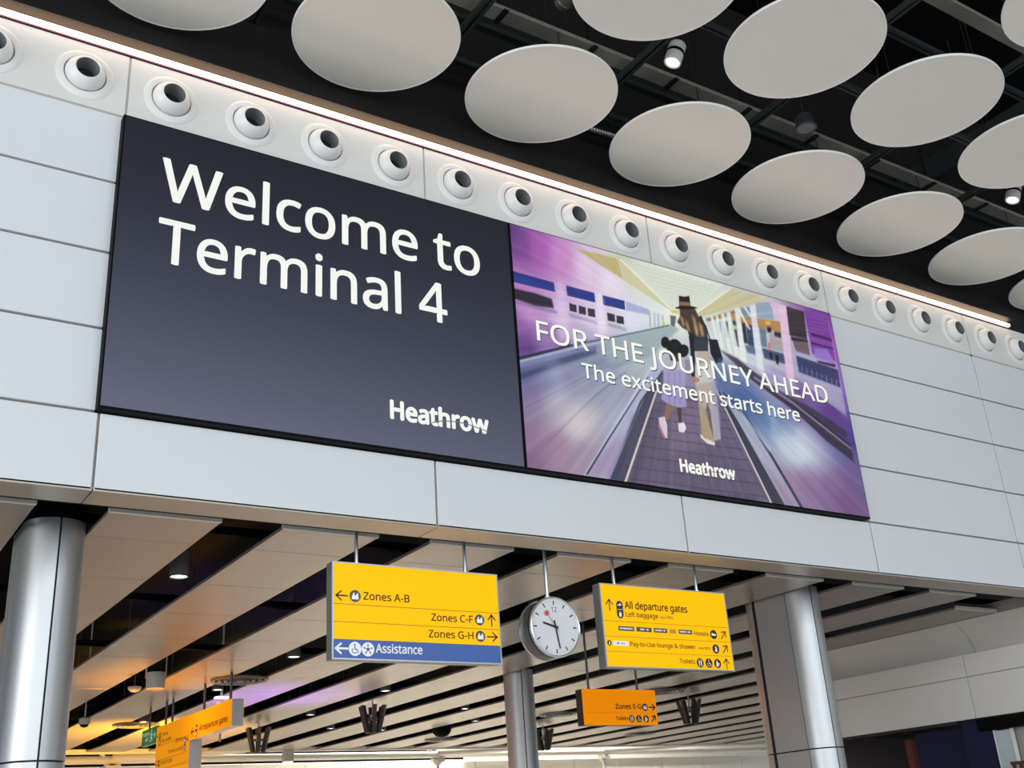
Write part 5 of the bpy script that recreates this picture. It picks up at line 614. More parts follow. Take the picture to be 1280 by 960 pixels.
picto(bd, bw, pl, 6.768, 3.584, .050, 'bed'); picto(bd, bw, pl, 6.773, 3.428, .050, 'shower'); picto(bd, bw, pl, 5.308, 3.440, .028, 'shower')
for x, k in ((6.518, 'people'), (6.645, 'chair'), (6.770, 'baby')): picto(bd, bw, pl, x, 3.272, .050, k)
picto(bd, bw, pl, 5.490, 3.838, .044, 'plane'); picto(bd, bw, pl, 5.488, 3.742, .044, 'bag', .0022)
bq = bmesh.new(); poly2(bq, pl, [(5.446, 3.742), (5.532, 3.742), (5.534, 3.838), (5.446, 3.838)], .0018); link('pictogram_disc', bq, M_dark, e)
link('pictogram_disc', bd, M_dark, e)
poly2(bw, pl, [(5.455, 3.786), (5.525, 3.789), (5.525, 3.794), (5.455, 3.791)], .004)
link('pictogram', bw, M_white, e)
bd, bw = Pr(), Pr()
for x0, x1 in ((5.444, 5.652), (5.684, 5.888), (5.920, 6.105), (6.264, 6.457)):
    poly2(bd, pl, [(x0, 3.571), (x1, 3.571), (x1, 3.618), (x0, 3.618)])
random.seed(2)
for x0, x1 in ((5.462, 5.640), (5.735, 5.80), (5.815, 5.86), (5.935, 6.03), (6.05, 6.085), (6.278, 6.37), (6.39, 6.44)):
    x = x0; bq = bmesh.new()
    while x < x1 - .008:
        w_ = random.uniform(.006, .012); poly2(bq, pl, [(x, 3.586), (x + w_, 3.586), (x + w_, 3.604), (x, 3.604)], .0036); x += w_ + .004
    link('plate_lettering', bq, M_white, e)
for k_, (kk, b_) in enumerate(bd.items): bd.items[k_] = ('hotel_plate', b_)
link('hotel_plate', bd, M_grey, e)
bw = bmesh.new(); poly2(bw, pl, [(5.358, 3.416), (5.558, 3.416), (5.558, 3.464), (5.358, 3.464)], .002)
link('white_plate', bw, M_white, e)
bd = Pr(); poly2(bd, pl, [(6.136, 3.571), (6.228, 3.571), (6.228, 3.616), (6.136, 3.616)]); link('tan_plate', bd, M_tan, e)
bd = Pr(); poly2(bd, pl, [(5.41, 3.432), (5.43, 3.432), (5.43, 3.448), (5.41, 3.448)], .0035); poly2(bd, pl, [(5.45, 3.437), (5.51, 3.437), (5.51, 3.443), (5.45, 3.443)], .0035); link('plate_mark', bd, M_grey, e)
for x in (5.498, 6.662): pole(e, x - 5.246, .065, SH, 1.62, .017, M_pole)

# --- sign 3: small orange sign further in
e = empty('hanging_sign', (7.444, 4.0, 3.022), label='small orange hanging sign reading Zones E-G and Toilets behind the bigger yellow signs', cat='sign')
SW, SH = 1.284, 0.476
sign_box(e, SW, SH, .16, M_orange, M_cased, M_orange, .008)
pl = Plane((-7.444, 0, -3.022), (1, 0, 0), (0, 0, 1))
bm = Pr(); text(bm, pl, 'Zones E-G', 7.995, 8.452, 3.238, .066, .006, bold=.034); text(bm, pl, 'Toilets', 7.985, 8.195, 3.086, .050, .006, bold=.03)
arrow(bm, pl, 8.648, 3.261, .105, 0, .018, .006); arrow(bm, pl, 8.652, 3.106, .105, PI * .27, .018, .006); link('lettering', bm, M_dark, e)
bd, bw = Pr(), Pr(); picto(bd, bw, pl, 8.519, 3.261, .052, 'desk', .006)
for x, k in ((8.262, 'people'), (8.389, 'chair'), (8.518, 'baby')): picto(bd, bw, pl, x, 3.105, .050, k, .006)
link('pictogram_disc', bd, M_dark, e); link('pictogram', bw, M_white, e)
bm = bmesh.new(); poly2(bm, pl, [(7.452, 3.186), (8.72, 3.186), (8.72, 3.190), (7.452, 3.190)], .006); link('dividing_line', bm, M_line, e)
for x in (7.622, 8.482): pole(e, x - 7.444, .08, SH, 1.75, .016, M_poled)

# --- signs at the left, facing across the hall (face normal -X, text runs towards the wall)
def cross_sign(loc, y0, y1, z0, z1, label, face, case, dpt=.19):
    # local frame: origin at far lower corner; local X = world -Y
    e = empty('hanging_sign', (4.0, y1, z0), -PI / 2, label, 'sign')
    sign_box(e, y1 - y0, z1 - z0, dpt, face, case, face, .006)
    return e
plc = lambda y1, z0: Plane((0, 0, 0), (1, 0, 0), (0, 0, 1))
# local coordinates: a = y1 - y, b = z - z0, the face at local y = 0 looks along local -Y = world -X
e = cross_sign(None, 8.16, 10.13, 3.498, 3.892, 'amber hanging sign box at lower left reading All departure gates, end cap towards us', M_yellow2, M_casel)
P0 = Plane((0, 0, 0), (1, 0, 0), (0, 0, 1))
bm = Pr(); text(bm, P0, 'All departure gates', 10.13 - 9.64, 10.13 - 8.31, .085, .085, .007, bold=.03); arrow(bm, P0, 10.13 - 9.955, .115, .15, PI, .025, .007); link('lettering', bm, M_dark, e)
bd, bw = Pr(), Pr(); picto(bd, bw, P0, 10.13 - 9.775, .150, .056, 'plane', .007); picto(bd, bw, P0, 10.13 - 9.775, .068, .056, 'bag', .007); link('pictogram_disc', bd, M_dark, e); link('pictogram', bw, M_white, e)
for y in (8.485, 9.733): pole(e, 10.13 - y, .095, .394, 1.1, .02, M_poled)
e = cross_sign(None, 10.15, 11.99, 2.45, 3.905, 'tall amber hanging sign with several lines of text beyond the departure gates box', M_yellow2, M_casel, .22)
bm = Pr(); T = 11.99
text(bm, P0, 'Zones', T - 11.66, T - 11.30, 1.27, .065, .007, .01); text(bm, P0, 'Car park', T - 11.66, T - 11.10, 1.165, .065, .007, .02)
text(bm, P0, 'Zones', T - 10.85, T - 10.45, 1.085, .07, .007, .01); text(bm, P0, 'Short stay car park'.replace('S', 'C').replace('Chort', 'The'), T - 11.25, T - 10.42, .945, .06, .007, .01)
text(bm, P0, 'All departure gates', T - 11.66, T - 11.0, .80, .07, .007, .01); text(bm, P0, 'Toilets', T - 11.66, T - 11.3, .63, .07, .007, .01)
arrow(bm, P0, T - 11.90, 1.30, .09, PI, .016, .007); arrow(bm, P0, T - 10.22, 1.075, .09, 0, .016, .007); arrow(bm, P0, T - 11.90, .83, .09, PI, .016, .007)
link('lettering', bm, M_dark, e)
bd, bw = Pr(), Pr()
for a, b, k in ((T - 11.78, 1.295, 'plane'), (T - 11.78, 1.185, 'bag'), (T - 10.34, 1.075, 'desk'), (T - 10.34, .965, 'desk'), (T - 11.76, .83, 'plane'), (T - 11.76, .65, 'people')): picto(bd, bw, P0, a, b, .055, k, .007)
link('pictogram_disc', bd, M_dark, e); link('pictogram', bw, M_white, e)
bm = bmesh.new()
for z in (1.145 - .02, .88, .72): poly2(bm, P0, [(.01, z - 0), (1.83, z), (1.83, z + .008), (.01, z + .008)], .0065)
link('dividing_line', bm, M_line, e)
bm = bmesh.new(); box(bm, .01, 1.83, -.006, 0, .45, .58); link('blue_strip', bm, M_blue, e)
for y in (11.97 - .1, 11.486): pole(e, T - y, .11, 1.455, 2.1, .02, M_poled)
e = cross_sign(None, 12.02, 12.92, 3.665, 3.945, 'small green emergency exit sign hanging beyond the tall amber sign', M_green, M_green, .08)
bm = Pr(); text(bm, P0, 'Emergency', .06, .50, .17, .065, .008, .02); text(bm, P0, 'exit', .24, .44, .07, .065, .008, .02)
disc2(bm, P0, .62, .225, .025, .008, 10); stroke(bm, P0, [(.62, .19), (.60, .12), (.55, .05)], .035, .008); stroke(bm, P0, [(.60, .12), (.66, .09), (.67, .04)], .03, .008); stroke(bm, P0, [(.55, .16), (.62, .18), (.68, .14)], .022, .008)
arrow(bm, P0, .79, .14, .11, 0, .022, .008); link('lettering', bm, M_white, e)
pole(e, .30, .04, .28, 1.05, .016, M_poled)

# ================================================================== clock
CR = 0.300
e = empty('hanging_clock', (4.625, 0.60, 3.565), label='round double-sided station clock with white dial and red second hand between the yellow signs', cat='clock')
bm = bmesh.new(); lathe(bm, [(0, .022), (.285, .022), (.285, -.0), (.292, -.02), (.292, -.155), (.28, -.17), (0, -.17)], 56, MY); link('case', bm, M_ccase, e, True)
bm = bmesh.new(); lathe(bm, [(.279, .024), (.281, .038), (.290, .044), (.300, .040), (.303, .030), (.303, .012), (.296, .006), (.290, .006)], 56, MY); lathe(bm, [(.285, -.155), (.299, -.155), (.302, -.165), (.302, -.182), (.296, -.19), (.28, -.19)], 56, MY); link('rim', bm, M_crim, e, True)
bm = bmesh.new(); lathe(bm, [(.300, .0), (.294, -.012), (.294, -.03)], 56, MY); link('groove', bm, M_cblk, e, True)
bm = bmesh.new(); lathe(bm, [(.281, .026), (0, .026)], 56, MY); link('dial', bm, M_clock, e)
PC = Plane((0, -.026, 0), (1, 0, 0), (0, 0, 1))
bm = bmesh.new()
for k in range(60):
    t = k * PI / 30; c_, s_ = math.sin(t), math.cos(t)
    if k % 5 == 0: stroke(bm, PC, [(c_ * .222, s_ * .222), (c_ * .258, s_ * .258)], .013, .001)
    else: stroke(bm, PC, [(c_ * .252, s_ * .252), (c_ * .259, s_ * .259)], .003, .001)
link('minute_track', bm, M_cblk, e)
bm = bmesh.new(); text(bm, PC, '12', -.031, .031, .150, .050, .001, .0); link('numeral', bm, M_cblk, e)
def hand(name, t, a, b, w0, w1, m, d):
    c_, s_ = math.sin(t), math.cos(t); nx, nz_ = s_, -c_
    bm = bmesh.new()
    f1 = [PC(c_ * r + nx * q, s_ * r + nz_ * q, d) for r, q in ((-a, w0), (b, w1), (b, -w1), (-a, -w0))]
    f2 = [v + Vector((0, -.003, 0)) for v in f1]
    v1 = [bm.verts.new(v) for v in f1]; v2 = [bm.verts.new(v) for v in f2]
    bm.faces.new(v1); bm.faces.new(v2[::-1])
    for i in range(4): bm.faces.new([v1[i], v2[i], v2[(i + 1) % 4], v1[(i + 1) % 4]])
    if name == 'second_hand': lathe(bm, [(0, .003), (.026, .003), (.026, 0), (0, 0)], 20, Matrix.Translation(PC(c_ * b, s_ * b, d)) @ MY)
    bmesh.ops.recalc_face_normals(bm, faces=bm.faces)
    link(name, bm, m, e)
hand('hour_hand', math.radians(-75), .035, .150, .012, .009, M_cblk, .004)
hand('minute_hand', math.radians(170), .065, .215, .0085, .006, M_cblk, .008)
hand('second_hand', math.radians(-36), .055, .165, .002, .002, M_red, .012)
bm = bmesh.new(); lathe(bm, [(0, .019), (.014, .019), (.014, 0)], 16, Matrix.Translation((0, -.026, 0)) @ MY); link('hub', bm, M_cblk, e, True)
bm = bmesh.new(); tube(bm, (0, .07, .29), (0, .07, 2.48), .019, 16); tube(bm, (0, .07, .285), (0, .07, .325), .03, 16); link('hanging_pole', bm, M_pole, e, True)

# ================================================================== lower slatted metal ceiling
ZS = 4.34
lc = empty('ceiling', (0, 0, ZS), kind='structure')
bm = bmesh.new(); box(bm, -20, 34, 0.4, 21.5, 1.7, 1.78); link('deck', bm, M_black, lc)
def slat_panel_mesh(L):
    bm = bmesh.new(); box(bm, 0.0, .945, .004, L - .004, 0, .035, .004); return bm
PL = 1.5
sl0 = link('slat_panel', slat_panel_mesh(PL), M_slat, lc)
slf = link('slat_panel', slat_panel_mesh(.74), M_slat, lc)
bm = bmesh.new(); box(bm, -.006, .951, -.035, .006, .0, .05, .003); slip = link('slat_end_cap', bm, M_edge, lc)
first = True
nsl = 0
for k in range(-2, 18):
    x = .30 + 1.515 * k
    ys = 0.735
    if k == 8: ys = 1.46
    if k > 8: ys = 1.46 + PL * 3
    if k <= 7:
        if first: slf.location = (x, ys, 0)
        else: inst('slat_panel', slf, (x, ys, 0), lc)
    cap = slip if first else inst('slat_end_cap', slip, (0, 0, 0), lc)
    cap.location = (x, ys, 0)
    y = max(1.475, ys)
    while y < 20.0:
        if k > 11 and y < 1.475 + (k - 11) * 1.0: y += PL; continue
        if first: sl0.location = (x, y, 0)
        else: inst('slat_panel', sl0, (x, y, 0), lc)
        first = False; nsl += 1
        y += PL
bm = bmesh.new()
for i in range(7): box(bm, -4, 30, 1.6 + 3 * i, 1.66 + 3 * i, .16, .24)
link('carrier_rail', bm, M_black, lc)
bm = bmesh.new()
for k in range(-1, 9):
    for q in range(7): tube(bm, (.77 + 1.515 * k, 1.63 + 3 * q, .2), (.77 + 1.515 * k, 1.63 + 3 * q, 1.7), .006, 5)
link('hanger_rods', bm, M_wire, lc)['kind'] = 'stuff'

# services above the slats seen through the gap
bm = bmesh.new(); box(bm, .95, 2.2, .55, 1.1, .55, .95, .01); link('service_box', bm, M_fin, lc)

# ================================================================== steel columns
def column(cx, y0, y1, r, z0, z1, seams, hz, label):
    e = empty('steel_column', (cx, (y0 + y1) / 2, 0), label=label, cat='column')
    hy = (y1 - y0) / 2; n = 16
    # outline parameter 0..4: near arc (0-1: -x tangent round to +x), +x flat, far arc, -x flat
    def pt(t, rr):
        if t < 1: a = PI + PI * t; return (rr * math.cos(a), -hy + rr * math.sin(a))
        if t < 2: return (rr, -hy + 2 * hy * (t - 1))
        if t < 3: a = PI * (t - 2); return (rr * math.cos(a), hy + rr * math.sin(a))
        return (-rr, hy - 2 * hy * (t - 3))
    gap = .02
    # core
    bm = bmesh.new()
    ts = [i / n for i in range(n)] + [1.0 + 1e-6] + [2 + i / n for i in range(n)] + [3.0 + 1e-6]
    prism(bm, [pt(t, r - .02) for t in ts], z0, z1, lambda a, b, c: (a, b, c))
    link('core', bm, M_seam, e)
    zs = [z0] + hz + [z1]
    for za, zb in zip(zs, zs[1:]):
        for (a, ga), (b, gb) in zip(seams, seams[1:] + [(seams[0][0] + 4, seams[0][1])]):
            m = max(2, int((b - a) * n)); bm = bmesh.new()
            tt = [a + ga + (b - gb - a - ga) * i / m for i in range(m + 1)]
            # make sure straight breaks are hit
            tt = sorted(set([round(t, 5) for t in tt] + [float(q) for q in range(0, 9) if a + ga < q < b - gb]))
            P_ = [pt(t % 4, r) for t in tt]; Q_ = [pt(t % 4, r - .012) for t in tt]
            va = [bm.verts.new((p[0], p[1], za + .008)) for p in P_]; vb = [bm.verts.new((p[0], p[1], zb - .008)) for p in P_]
            wa = [bm.verts.new((p[0], p[1], za + .008)) for p in Q_]; wb = [bm.verts.new((p[0], p[1], zb - .008)) for p in Q_]
            for i in range(len(P_) - 1):
                bm.faces.new([va[i], va[i + 1], vb[i + 1], vb[i]])
                bm.faces.new([wa[i + 1], wa[i], wb[i], wb[i + 1]]); bm.faces.new([vb[i], vb[i + 1], wb[i + 1], wb[i]]); bm.faces.new([va[i + 1], va[i], wa[i], wa[i + 1]])
            bm.faces.new([va[0], vb[0], wb[0], wa[0]]); bm.faces.new([va[-1], wa[-1], wb[-1], vb[-1]])
            bmesh.ops.recalc_face_normals(bm, faces=bm.faces)
            link('cladding_panel', bm, M_steel, e, True)
    bm = bmesh.new()
    prism(bm, [pt(t, r + .006) for t in ts], 4.42, 6.0, lambda a, b, c: (a, b, c)); link('shaded_top', bm, M_black, e)  # column top blackened to sink into the dark above the slats
    return e
column(0.035, 1.49, 1.95, .250, 0, 4.42, [(0.5, .010), (1.5, .01), (2.5, .01), (3.5, .010)], [2.44], 'brushed steel clad column at the left edge of the photo')
column(9.14, 1.44, 2.04, .250, 0, 4.42, [(0.0, .006), (0.45, .008), (1.5, .01), (2.82, .006), (3.05, .045)], [2.44], 'brushed steel clad column at right beside the off-white bulkhead')
column(9.14, 8.10, 8.101, .262, 0, 4.42, [(0.38, .010), (2.38, .01)], [2.44], 'slim brushed steel column in the middle behind the clock')

# ================================================================== things in the slatted ceiling
def downlight(x, y, z, r, h, label, i, group='downlights between the metal slats'):
    global DL0
    if i == 0:
        e = empty('downlight', (x, y, z))
        bm = bmesh.new(); lathe(bm, [(0, h), (r, h), (r, .0), (r - .008, -.004), (r - .014, .0), (r - .016, .012)], 28); link('can', bm, M_dl, e, True)
        bm = bmesh.new(); lathe(bm, [(r - .015, .010), (0, .010)], 28); link('lens', bm, M_lens, e)
        bm = bmesh.new(); tube(bm, (0, 0, h), (0, 0, 6.045 - z), .012, 6); link('stem', bm, M_wire, e)
        DL0 = e
    else:
        e = copy_tree(DL0); e.location = (x, y, z)
    tag(e, label, 'light', group)
    return e
DLS = [(1.43, 2.50, 4.28, 'dark cylindrical downlight between slats right of the left column'),
 (1.28, 6.90, 4.25, 'dark downlight half hidden behind the edge of the left steel column'),
 (4.46, 6.90, 4.31, 'lit downlight in the slat gap left of the assistance sign'),
 (4.46, 10.2, 4.31, 'small downlight beside the round diffuser over the amber signs'),
 (7.50, 10.0, 4.31, 'bright small downlight in the slat gap below the assistance strip'),
 (7.50, 13.4, 4.31, 'small downlight in the slat gap left of the first finned lantern'),
 (10.53, 12.3, 4.31, 'small downlight just left of the slim middle column'),
 (10.53, 16.2, 4.31, 'tiny downlight under the assistance sign far back in the gap'),
 (12.05, 14.4, 4.31, 'tiny downlight in the gap by the slim middle column, lower one'),
 (4.46, 14.6, 4.31, 'tiny downlight above the yellow lit slats beside the left column'),
 (13.55, 11.2, 4.31, 'tiny downlight beside the finned lantern right of the orange sign'),
 (9.02, 15.8, 4.31, 'tiny downlight far back between two finned lanterns')]
for i, (x, y, z, lb) in enumerate(DLS):
    downlight(x, y, z, .095, .24, lb, i)
    if i in (0, 2, 4, 5, 6, 7, 8, 9, 10, 11): light('downlight_beam', 'SPOT', (x, y, z - .03), (x, y, 0), 190, (1, .9, .78), .06, spot=2.1)
# unseen coloured spots added to tint the slats like reflected signs and displays
light('slat_glow_fill', 'SPOT', (3.0, 10.0, 2.4), (3.3, 9.4, 4.4), 520, (1.0, .36, .0), .25, spot=1.5)
light('slat_glow_fill', 'SPOT', (5.2, 15.4, 2.4), (5.0, 16.4, 4.4), 3000, (1.0, .46, .0), .3, spot=2.2)
light('slat_glow_fill', 'SPOT', (5.9, 11.4, 2.3), (5.9, 11.2, 4.4), 700, (.36, .13, 1.0), .3, spot=1.6)

def lantern(x, y, label, i, n=6):
    global LN0
    if i == 0:
        e = empty('finned_lantern', (x, y, 3.74))
        for k in range(n):
            a = 2 * PI * k / n + .25; ca, sa = math.cos(a), math.sin(a)
            bm = bmesh.new(); w_ = .035
            pts = [(.20, .50), (.28, .50), (.155, 0), (.085, 0)]
            f1 = [bm.verts.new((r * ca - w_ * sa, r * sa + w_ * ca, z)) for r, z in pts]; f2 = [bm.verts.new((r * ca + w_ * sa, r * sa - w_ * ca, z)) for r, z in pts]
            bm.faces.new(f1); bm.faces.new(f2[::-1])
            for q in range(4): bm.faces.new([f1[q], f2[q], f2[(q + 1) % 4], f1[(q + 1) % 4]])
            bmesh.ops.recalc_face_normals(bm, faces=bm.faces); link('fin', bm, M_fin, e)
        bm = bmesh.new(); lathe(bm, [(.15, .24), (.17, .24), (.17, .262), (.15, .262)], 24, close=True); link('ring', bm, M_fin, e, True)
        bm = bmesh.new(); tube(bm, (0, 0, .3), (0, 0, .60), .016, 8); lathe(bm, [(0, .22), (.05, .24), (.05, .34), (0, .36)], 12); link('stem', bm, M_eqw, e, True)
        LN0 = e
    else:
        e = copy_tree(LN0); e.location = (x, y, 3.74)
    return tag(e, label, 'lamp', 'finned lanterns under the far slats')
for i, (x, y, lb) in enumerate(((7.95, 11.45, 'brown finned lantern hanging below the assistance sign, left of the slim middle column'), (7.0, 15.0, 'brown finned lantern hanging just right of the amber signs'),
  (14.7, 15.5, 'dark finned lantern hanging just right of the slim middle column'), (14.8, 10.05, 'dark finned lantern hanging right of the orange Zones E-G sign'), (23.6, 14.7, 'dark finned lantern half hidden behind the right steel column'))): lantern(x, y, lb, i)

def air_ring(x, y, r, label, i):
    global AR0
    if i == 0:
        e = empty('round_diffuser', (x, y, ZS - .035))
        bm = bmesh.new(); lathe(bm, [(.42, .0), (.45, .0), (.465, .03), (.40, .03), (.39, .015)], 40, close=True); link('outer_ring', bm, M_ring, e, True)
        bm = bmesh.new(); lathe(bm, [(.42, .028), (0, .028)], 40); link('dark_backing', bm, M_black, e)
        for q in (.32, .22, .13):
            bm = bmesh.new(); lathe(bm, [(q, .0), (q + .025, -.006), (q + .035, .02), (q - .015, .024)], 36, close=True); link('blade', bm, M_ring, e, True)
        bm = bmesh.new(); lathe(bm, [(0, -.01), (.06, -.004), (.08, .02)], 24); link('hub', bm, M_ring, e, True)
        AR0 = e
    else: e = copy_tree(AR0); e.location = (x, y, ZS - .035)
    return tag(e, label, 'vent', 'round diffusers in the metal slat ceiling')
for i, (x, y, lb) in enumerate(((4.48, 9.2, 'round dark ceiling diffuser above the amber departure gates sign'), (4.48, 15.2, 'round diffuser over the yellow lit slats left of the green sign'), (13.45, 18.5, 'flat round diffuser far back under the assistance sign'), (13.6, 9.5, 'round diffuser right of the orange sign below the departure gates sign'), (13.6, 13.2, 'thin round diffuser at the slim middle column'), (19.5, 17.5, 'far round diffuser under the orange Zones E-G sign'))): air_ring(x, y, .7, lb, i)

e = empty('hanging_speaker', (2.93, 8.45, 4.06), label='pale cylindrical speaker hanging on a bracket between slats above the amber signs', cat='speaker')
bm = bmesh.new(); lathe(bm, [(0, 0), (.13, 0), (.135, .01), (.14, .22), (.135, .23), (0, .23)], 32); link('body', bm, M_eqw, e, True)
bm = bmesh.new()
for s in (-1, 1): box(bm, s * .145 - .006, s * .145 + .006, -.02, .02, .15, .55)
link('bracket', bm, M_eqw, e)
e = empty('smoke_detector', (2.80, 9.1, 4.10), label='small white dome detector hanging left of the pale speaker', cat='sensor')
bm = bmesh.new(); lathe(bm, [(0, 0), (.05, .004), (.09, .035), (.10, .06), (.10, .075), (0, .075)], 24); link('dome', bm, M_eqw, e, True)
bm = bmesh.new(); tube(bm, (0, 0, .07), (0, 0, .5), .008, 6); link('stem', bm, M_wire, e)
e = empty('dome_camera', (2.98, 13.0, 4.02), label='small pale security camera on a stem beside the left steel column', cat='camera')
bm = bmesh.new(); lathe(bm, [(.0, .0), (.06, .02), (.08, .06)], 20); link('dark_dome', bm, M_black, e, True)
bm = bmesh.new(); lathe(bm, [(.082, .055), (.10, .07), (.10, .16), (.03, .19), (0, .19)], 20); link('housing', bm, M_eqw, e, True)
bm = bmesh.new(); tube(bm, (0, 0, .18), (0, 0, 2.01), .014, 8); link('stem', bm, M_eqw, e)
e = empty('dome_speaker', (12.1, 16.1, 4.13), label='black dome unit hanging left of the slim middle column', cat='speaker')
bm = bmesh.new(); lathe(bm, [(0, 0), (.14, .03), (.22, .11), (.24, .2), (0, .21)], 28); link('dome', bm, M_black, e, True)
e = empty('pole_lamp', (4.6, 10.4, 3.6), label='slim white pole with a flat bright lamp head behind the departure gates box', cat='light')
bm = bmesh.new(); tube(bm, (0, 0, -.1), (0, 0, 2.43), .020, 10); link('pole', bm, M_eqw, e)
bm = bmesh.new(); box(bm, -.11, .11, -.06, .06, .60, .63, .005); link('head', bm, M_lensw, e)
for x, y, lb in ((3.9, 19.9, 'small grey box lamp hanging left of the tall amber sign near the white tube'), (7.4, 20.6, 'small grey box lamp hanging under the white tube right of the amber signs'), (10.1, 21.0, 'small grey box lamp beside the white tube knuckle joint')):
    e = empty('box_lamp', (x, y, 4.02), label=lb, cat='light', group='small box lamps by the white tube')
    bm = bmesh.new(); box(bm, -.13, .13, -.1, .1, .02, .34, .008); link('body', bm, M_eqw, e)
    bm = bmesh.new(); box(bm, -.11, .11, -.08, .08, .0, .02); link('lens', bm, M_lensw, e)

# ================================================================== far hall behind the slats
bm = bmesh.new(); box(bm, -20, 34, 20.95, 21.05, 4.30, 4.42, .01); tag(link('trim_4', bm, M_cream), kind='structure')
bm = bmesh.new(); box(bm, -20, 34, 21.08, 21.3, 4.40, 8.5); tag(link('wall_light_block', bm, M_black), kind='structure')  # added black wall, keeps hall light from showing through the slat gaps
e = empty('tubular_truss', (0, 22.6, 4.30), label='long cream tubular beam with bracket joints across the far hall opening', cat='beam')
bm = bmesh.new(); tube(bm, (-8, 0, .0), (34, 0, .0), .10, 14); link('tube', bm, M_cream, e, True)
for x in (5.9, 15.6, 22.0):
    bm = bmesh.new(); tube(bm, (x - .35, 0, .25), (x - .05, 0, -.28), .06, 8); tube(bm, (x + .35, 0, .25), (x + .05, 0, -.28), .06, 8); tube(bm, (x, 0, -.25), (x, 0, -4.1), .055, 10); box(bm, x - .2, x + .2, -.12, .12, -.22, -.14)
    tube(bm, (x, 0, 0.05), (x + 3.2, -1.1, .10), .13, 10, .07)
    link('bracket', bm, M_cream, e, True)
bm = bmesh.new(); box(bm, -14, 34, 24.5, 24.7, 4.25, 4.62)
tag(link('trim_5', bm, M_black), kind='structure')
wb = empty('wall_back', (0, 0, 0), kind='structure')
bm = bmesh.new(); box(bm, 0, 1.98, 0, .08, 0, .62, .01); pb = link('upper_panel', bm, M_hallw, wb); pb.location = (-12, 24.3, 3.66)
for k in range(1, 23): inst('upper_panel', pb, (-12 + 2 * k, 24.3, 3.66), wb)
bm = bmesh.new(); box(bm, -12, 34, 24.4, 24.6, -.0, 3.62); link('plaster', bm, M_hallw, wb)
bm = bmesh.new(); box(bm, -12, 34, 24.25, 24.42, 3.60, 3.65); link('rail', bm, M_ring, wb)
bm = bmesh.new(); box(bm, 17.5, 34, 24.1, 24.25, 4.20, 4.9); link('bulkhead', bm, M_hallw, wb)
bm = bmesh.new(); box(bm, -20, 34, 24.7, 24.9, 4.6, 9); link('top', bm, M_hallw, wb)
bm = bmesh.new(); box(bm, -20, 34, 21.1, 25, 8.5, 8.6); tag(link('ceiling_far', bm, M_hallw), kind='structure')

# ================================================================== right bulkhead
wr = empty('wall_right', (13.4, 0, 0), kind='structure')
def cove(y0, y1, nm='cove_panel'):
    bm = bmesh.new(); n = 10; pr = []
    for i in range(n + 1):
        t = i / n; pr.append((-.02 + .42 * math.sin(t * PI / 2) ** 1.0 * .9, 4.335 - .52 * t ** 1.15))
    a = [bm.verts.new((x, y0 + .006, z)) for x, z in pr]; b = [bm.verts.new((x, y1 - .006, z)) for x, z in pr]
    c = [bm.verts.new((x + .03, y0 + .006, z)) for x, z in pr]; d = [bm.verts.new((x + .03, y1 - .006, z)) for x, z in pr]
    for i in range(n):
        bm.faces.new([a[i], a[i + 1], b[i + 1], b[i]]); bm.faces.new([c[i + 1], c[i], d[i], d[i + 1]]); bm.faces.new([a[i], c[i], c[i + 1], a[i + 1]]); bm.faces.new([b[i + 1], d[i + 1], d[i], b[i]])
    bm.faces.new([a[0], b[0], d[0], c[0]]); bm.faces.new([a[-1], c[-1], d[-1], b[-1]])
    bmesh.ops.recalc_face_normals(bm, faces=bm.faces)
    link(nm, bm, M_wallr, wr, True)
for y0, y1 in ((-4.0, -0.8), (-.8, 2.2), (2.2, 5.2)):
    cove(y0, y1)
    bm = bmesh.new(); box(bm, 0, .05, y0 + .006, y1 - .006, 3.515, 3.835, .004); link('fascia_panel', bm, M_wallr, wr)
    bm = bmesh.new(); box(bm, 0, .05, y0 + .006, y1 - .006, 2.905, 3.508, .004); link('fascia_panel', bm, M_wallr, wr)
bm = bmesh.new(); box(bm, .44, .5, -4, 5.2, 2.95, 4.5); box(bm, .05, .5, -4, 5.2, 3.79, 3.83); box(bm, .0, 6, -4, 5.2, 4.34, 4.5); link('backing', bm, M_back, wr)
# end of bulkhead and shop ceiling behind it
bm = bmesh.new(); box(bm, .0, 12, 5.2, 5.3, 0.0, 4.5); box(bm, .05, 12, -4, 5.2, 2.93, 3.0); box(bm, 11.9, 12, -4, 5.2, 0, 3); link('shop_shell', bm, M_fin, wr)
bm = bmesh.new(); box(bm, .02, .10, 2.55, 5.2, 2.86, 2.915); link('soffit_edge', bm, M_strut, wr)
e = empty('shop_header', (13.38, 0, 2.72), label='black rectangular header box under the right end of the bulkhead', cat='header')
bm = bmesh.new(); box(bm, 0, .5, -1.5, 2.2, 0, .16, .006); link('casing', bm, M_black, e)
e = empty('shop_hoarding', (13.45, 0, 0), label='navy blue hoarding panels under the bulkhead at lower right', cat='hoarding')
bm = bmesh.new(); box(bm, .02, .08, 2.215, 2.53, 0, 2.90); box(bm, .02, .08, 2.03, 2.215, 0, 2.71); link('board', bm, M_navy, e)
bm = bmesh.new(); box(bm, .32, .38, 2.50, 3.65, 0, 2.84, .004); link('board', bm, M_navy, e)
e = empty('shop_pillar', (14.3, 4.15, 0), label='dull red pillar beside the navy hoarding in the dark shop', cat='pillar')
bm = bmesh.new(); box(bm, -.08, .08, -.06, .06, 0, 2.8, .01); link('shaft', bm, M_redc, e)
e = empty('shop_display_panel', (13.46, 0, 0), label='pale blue-white panel standing right of the navy hoarding', cat='panel')
bm = bmesh.new(); box(bm, 0, .05, 1.72, 1.985, 0, 2.70, .006); link('board', bm, M_glassp, e)
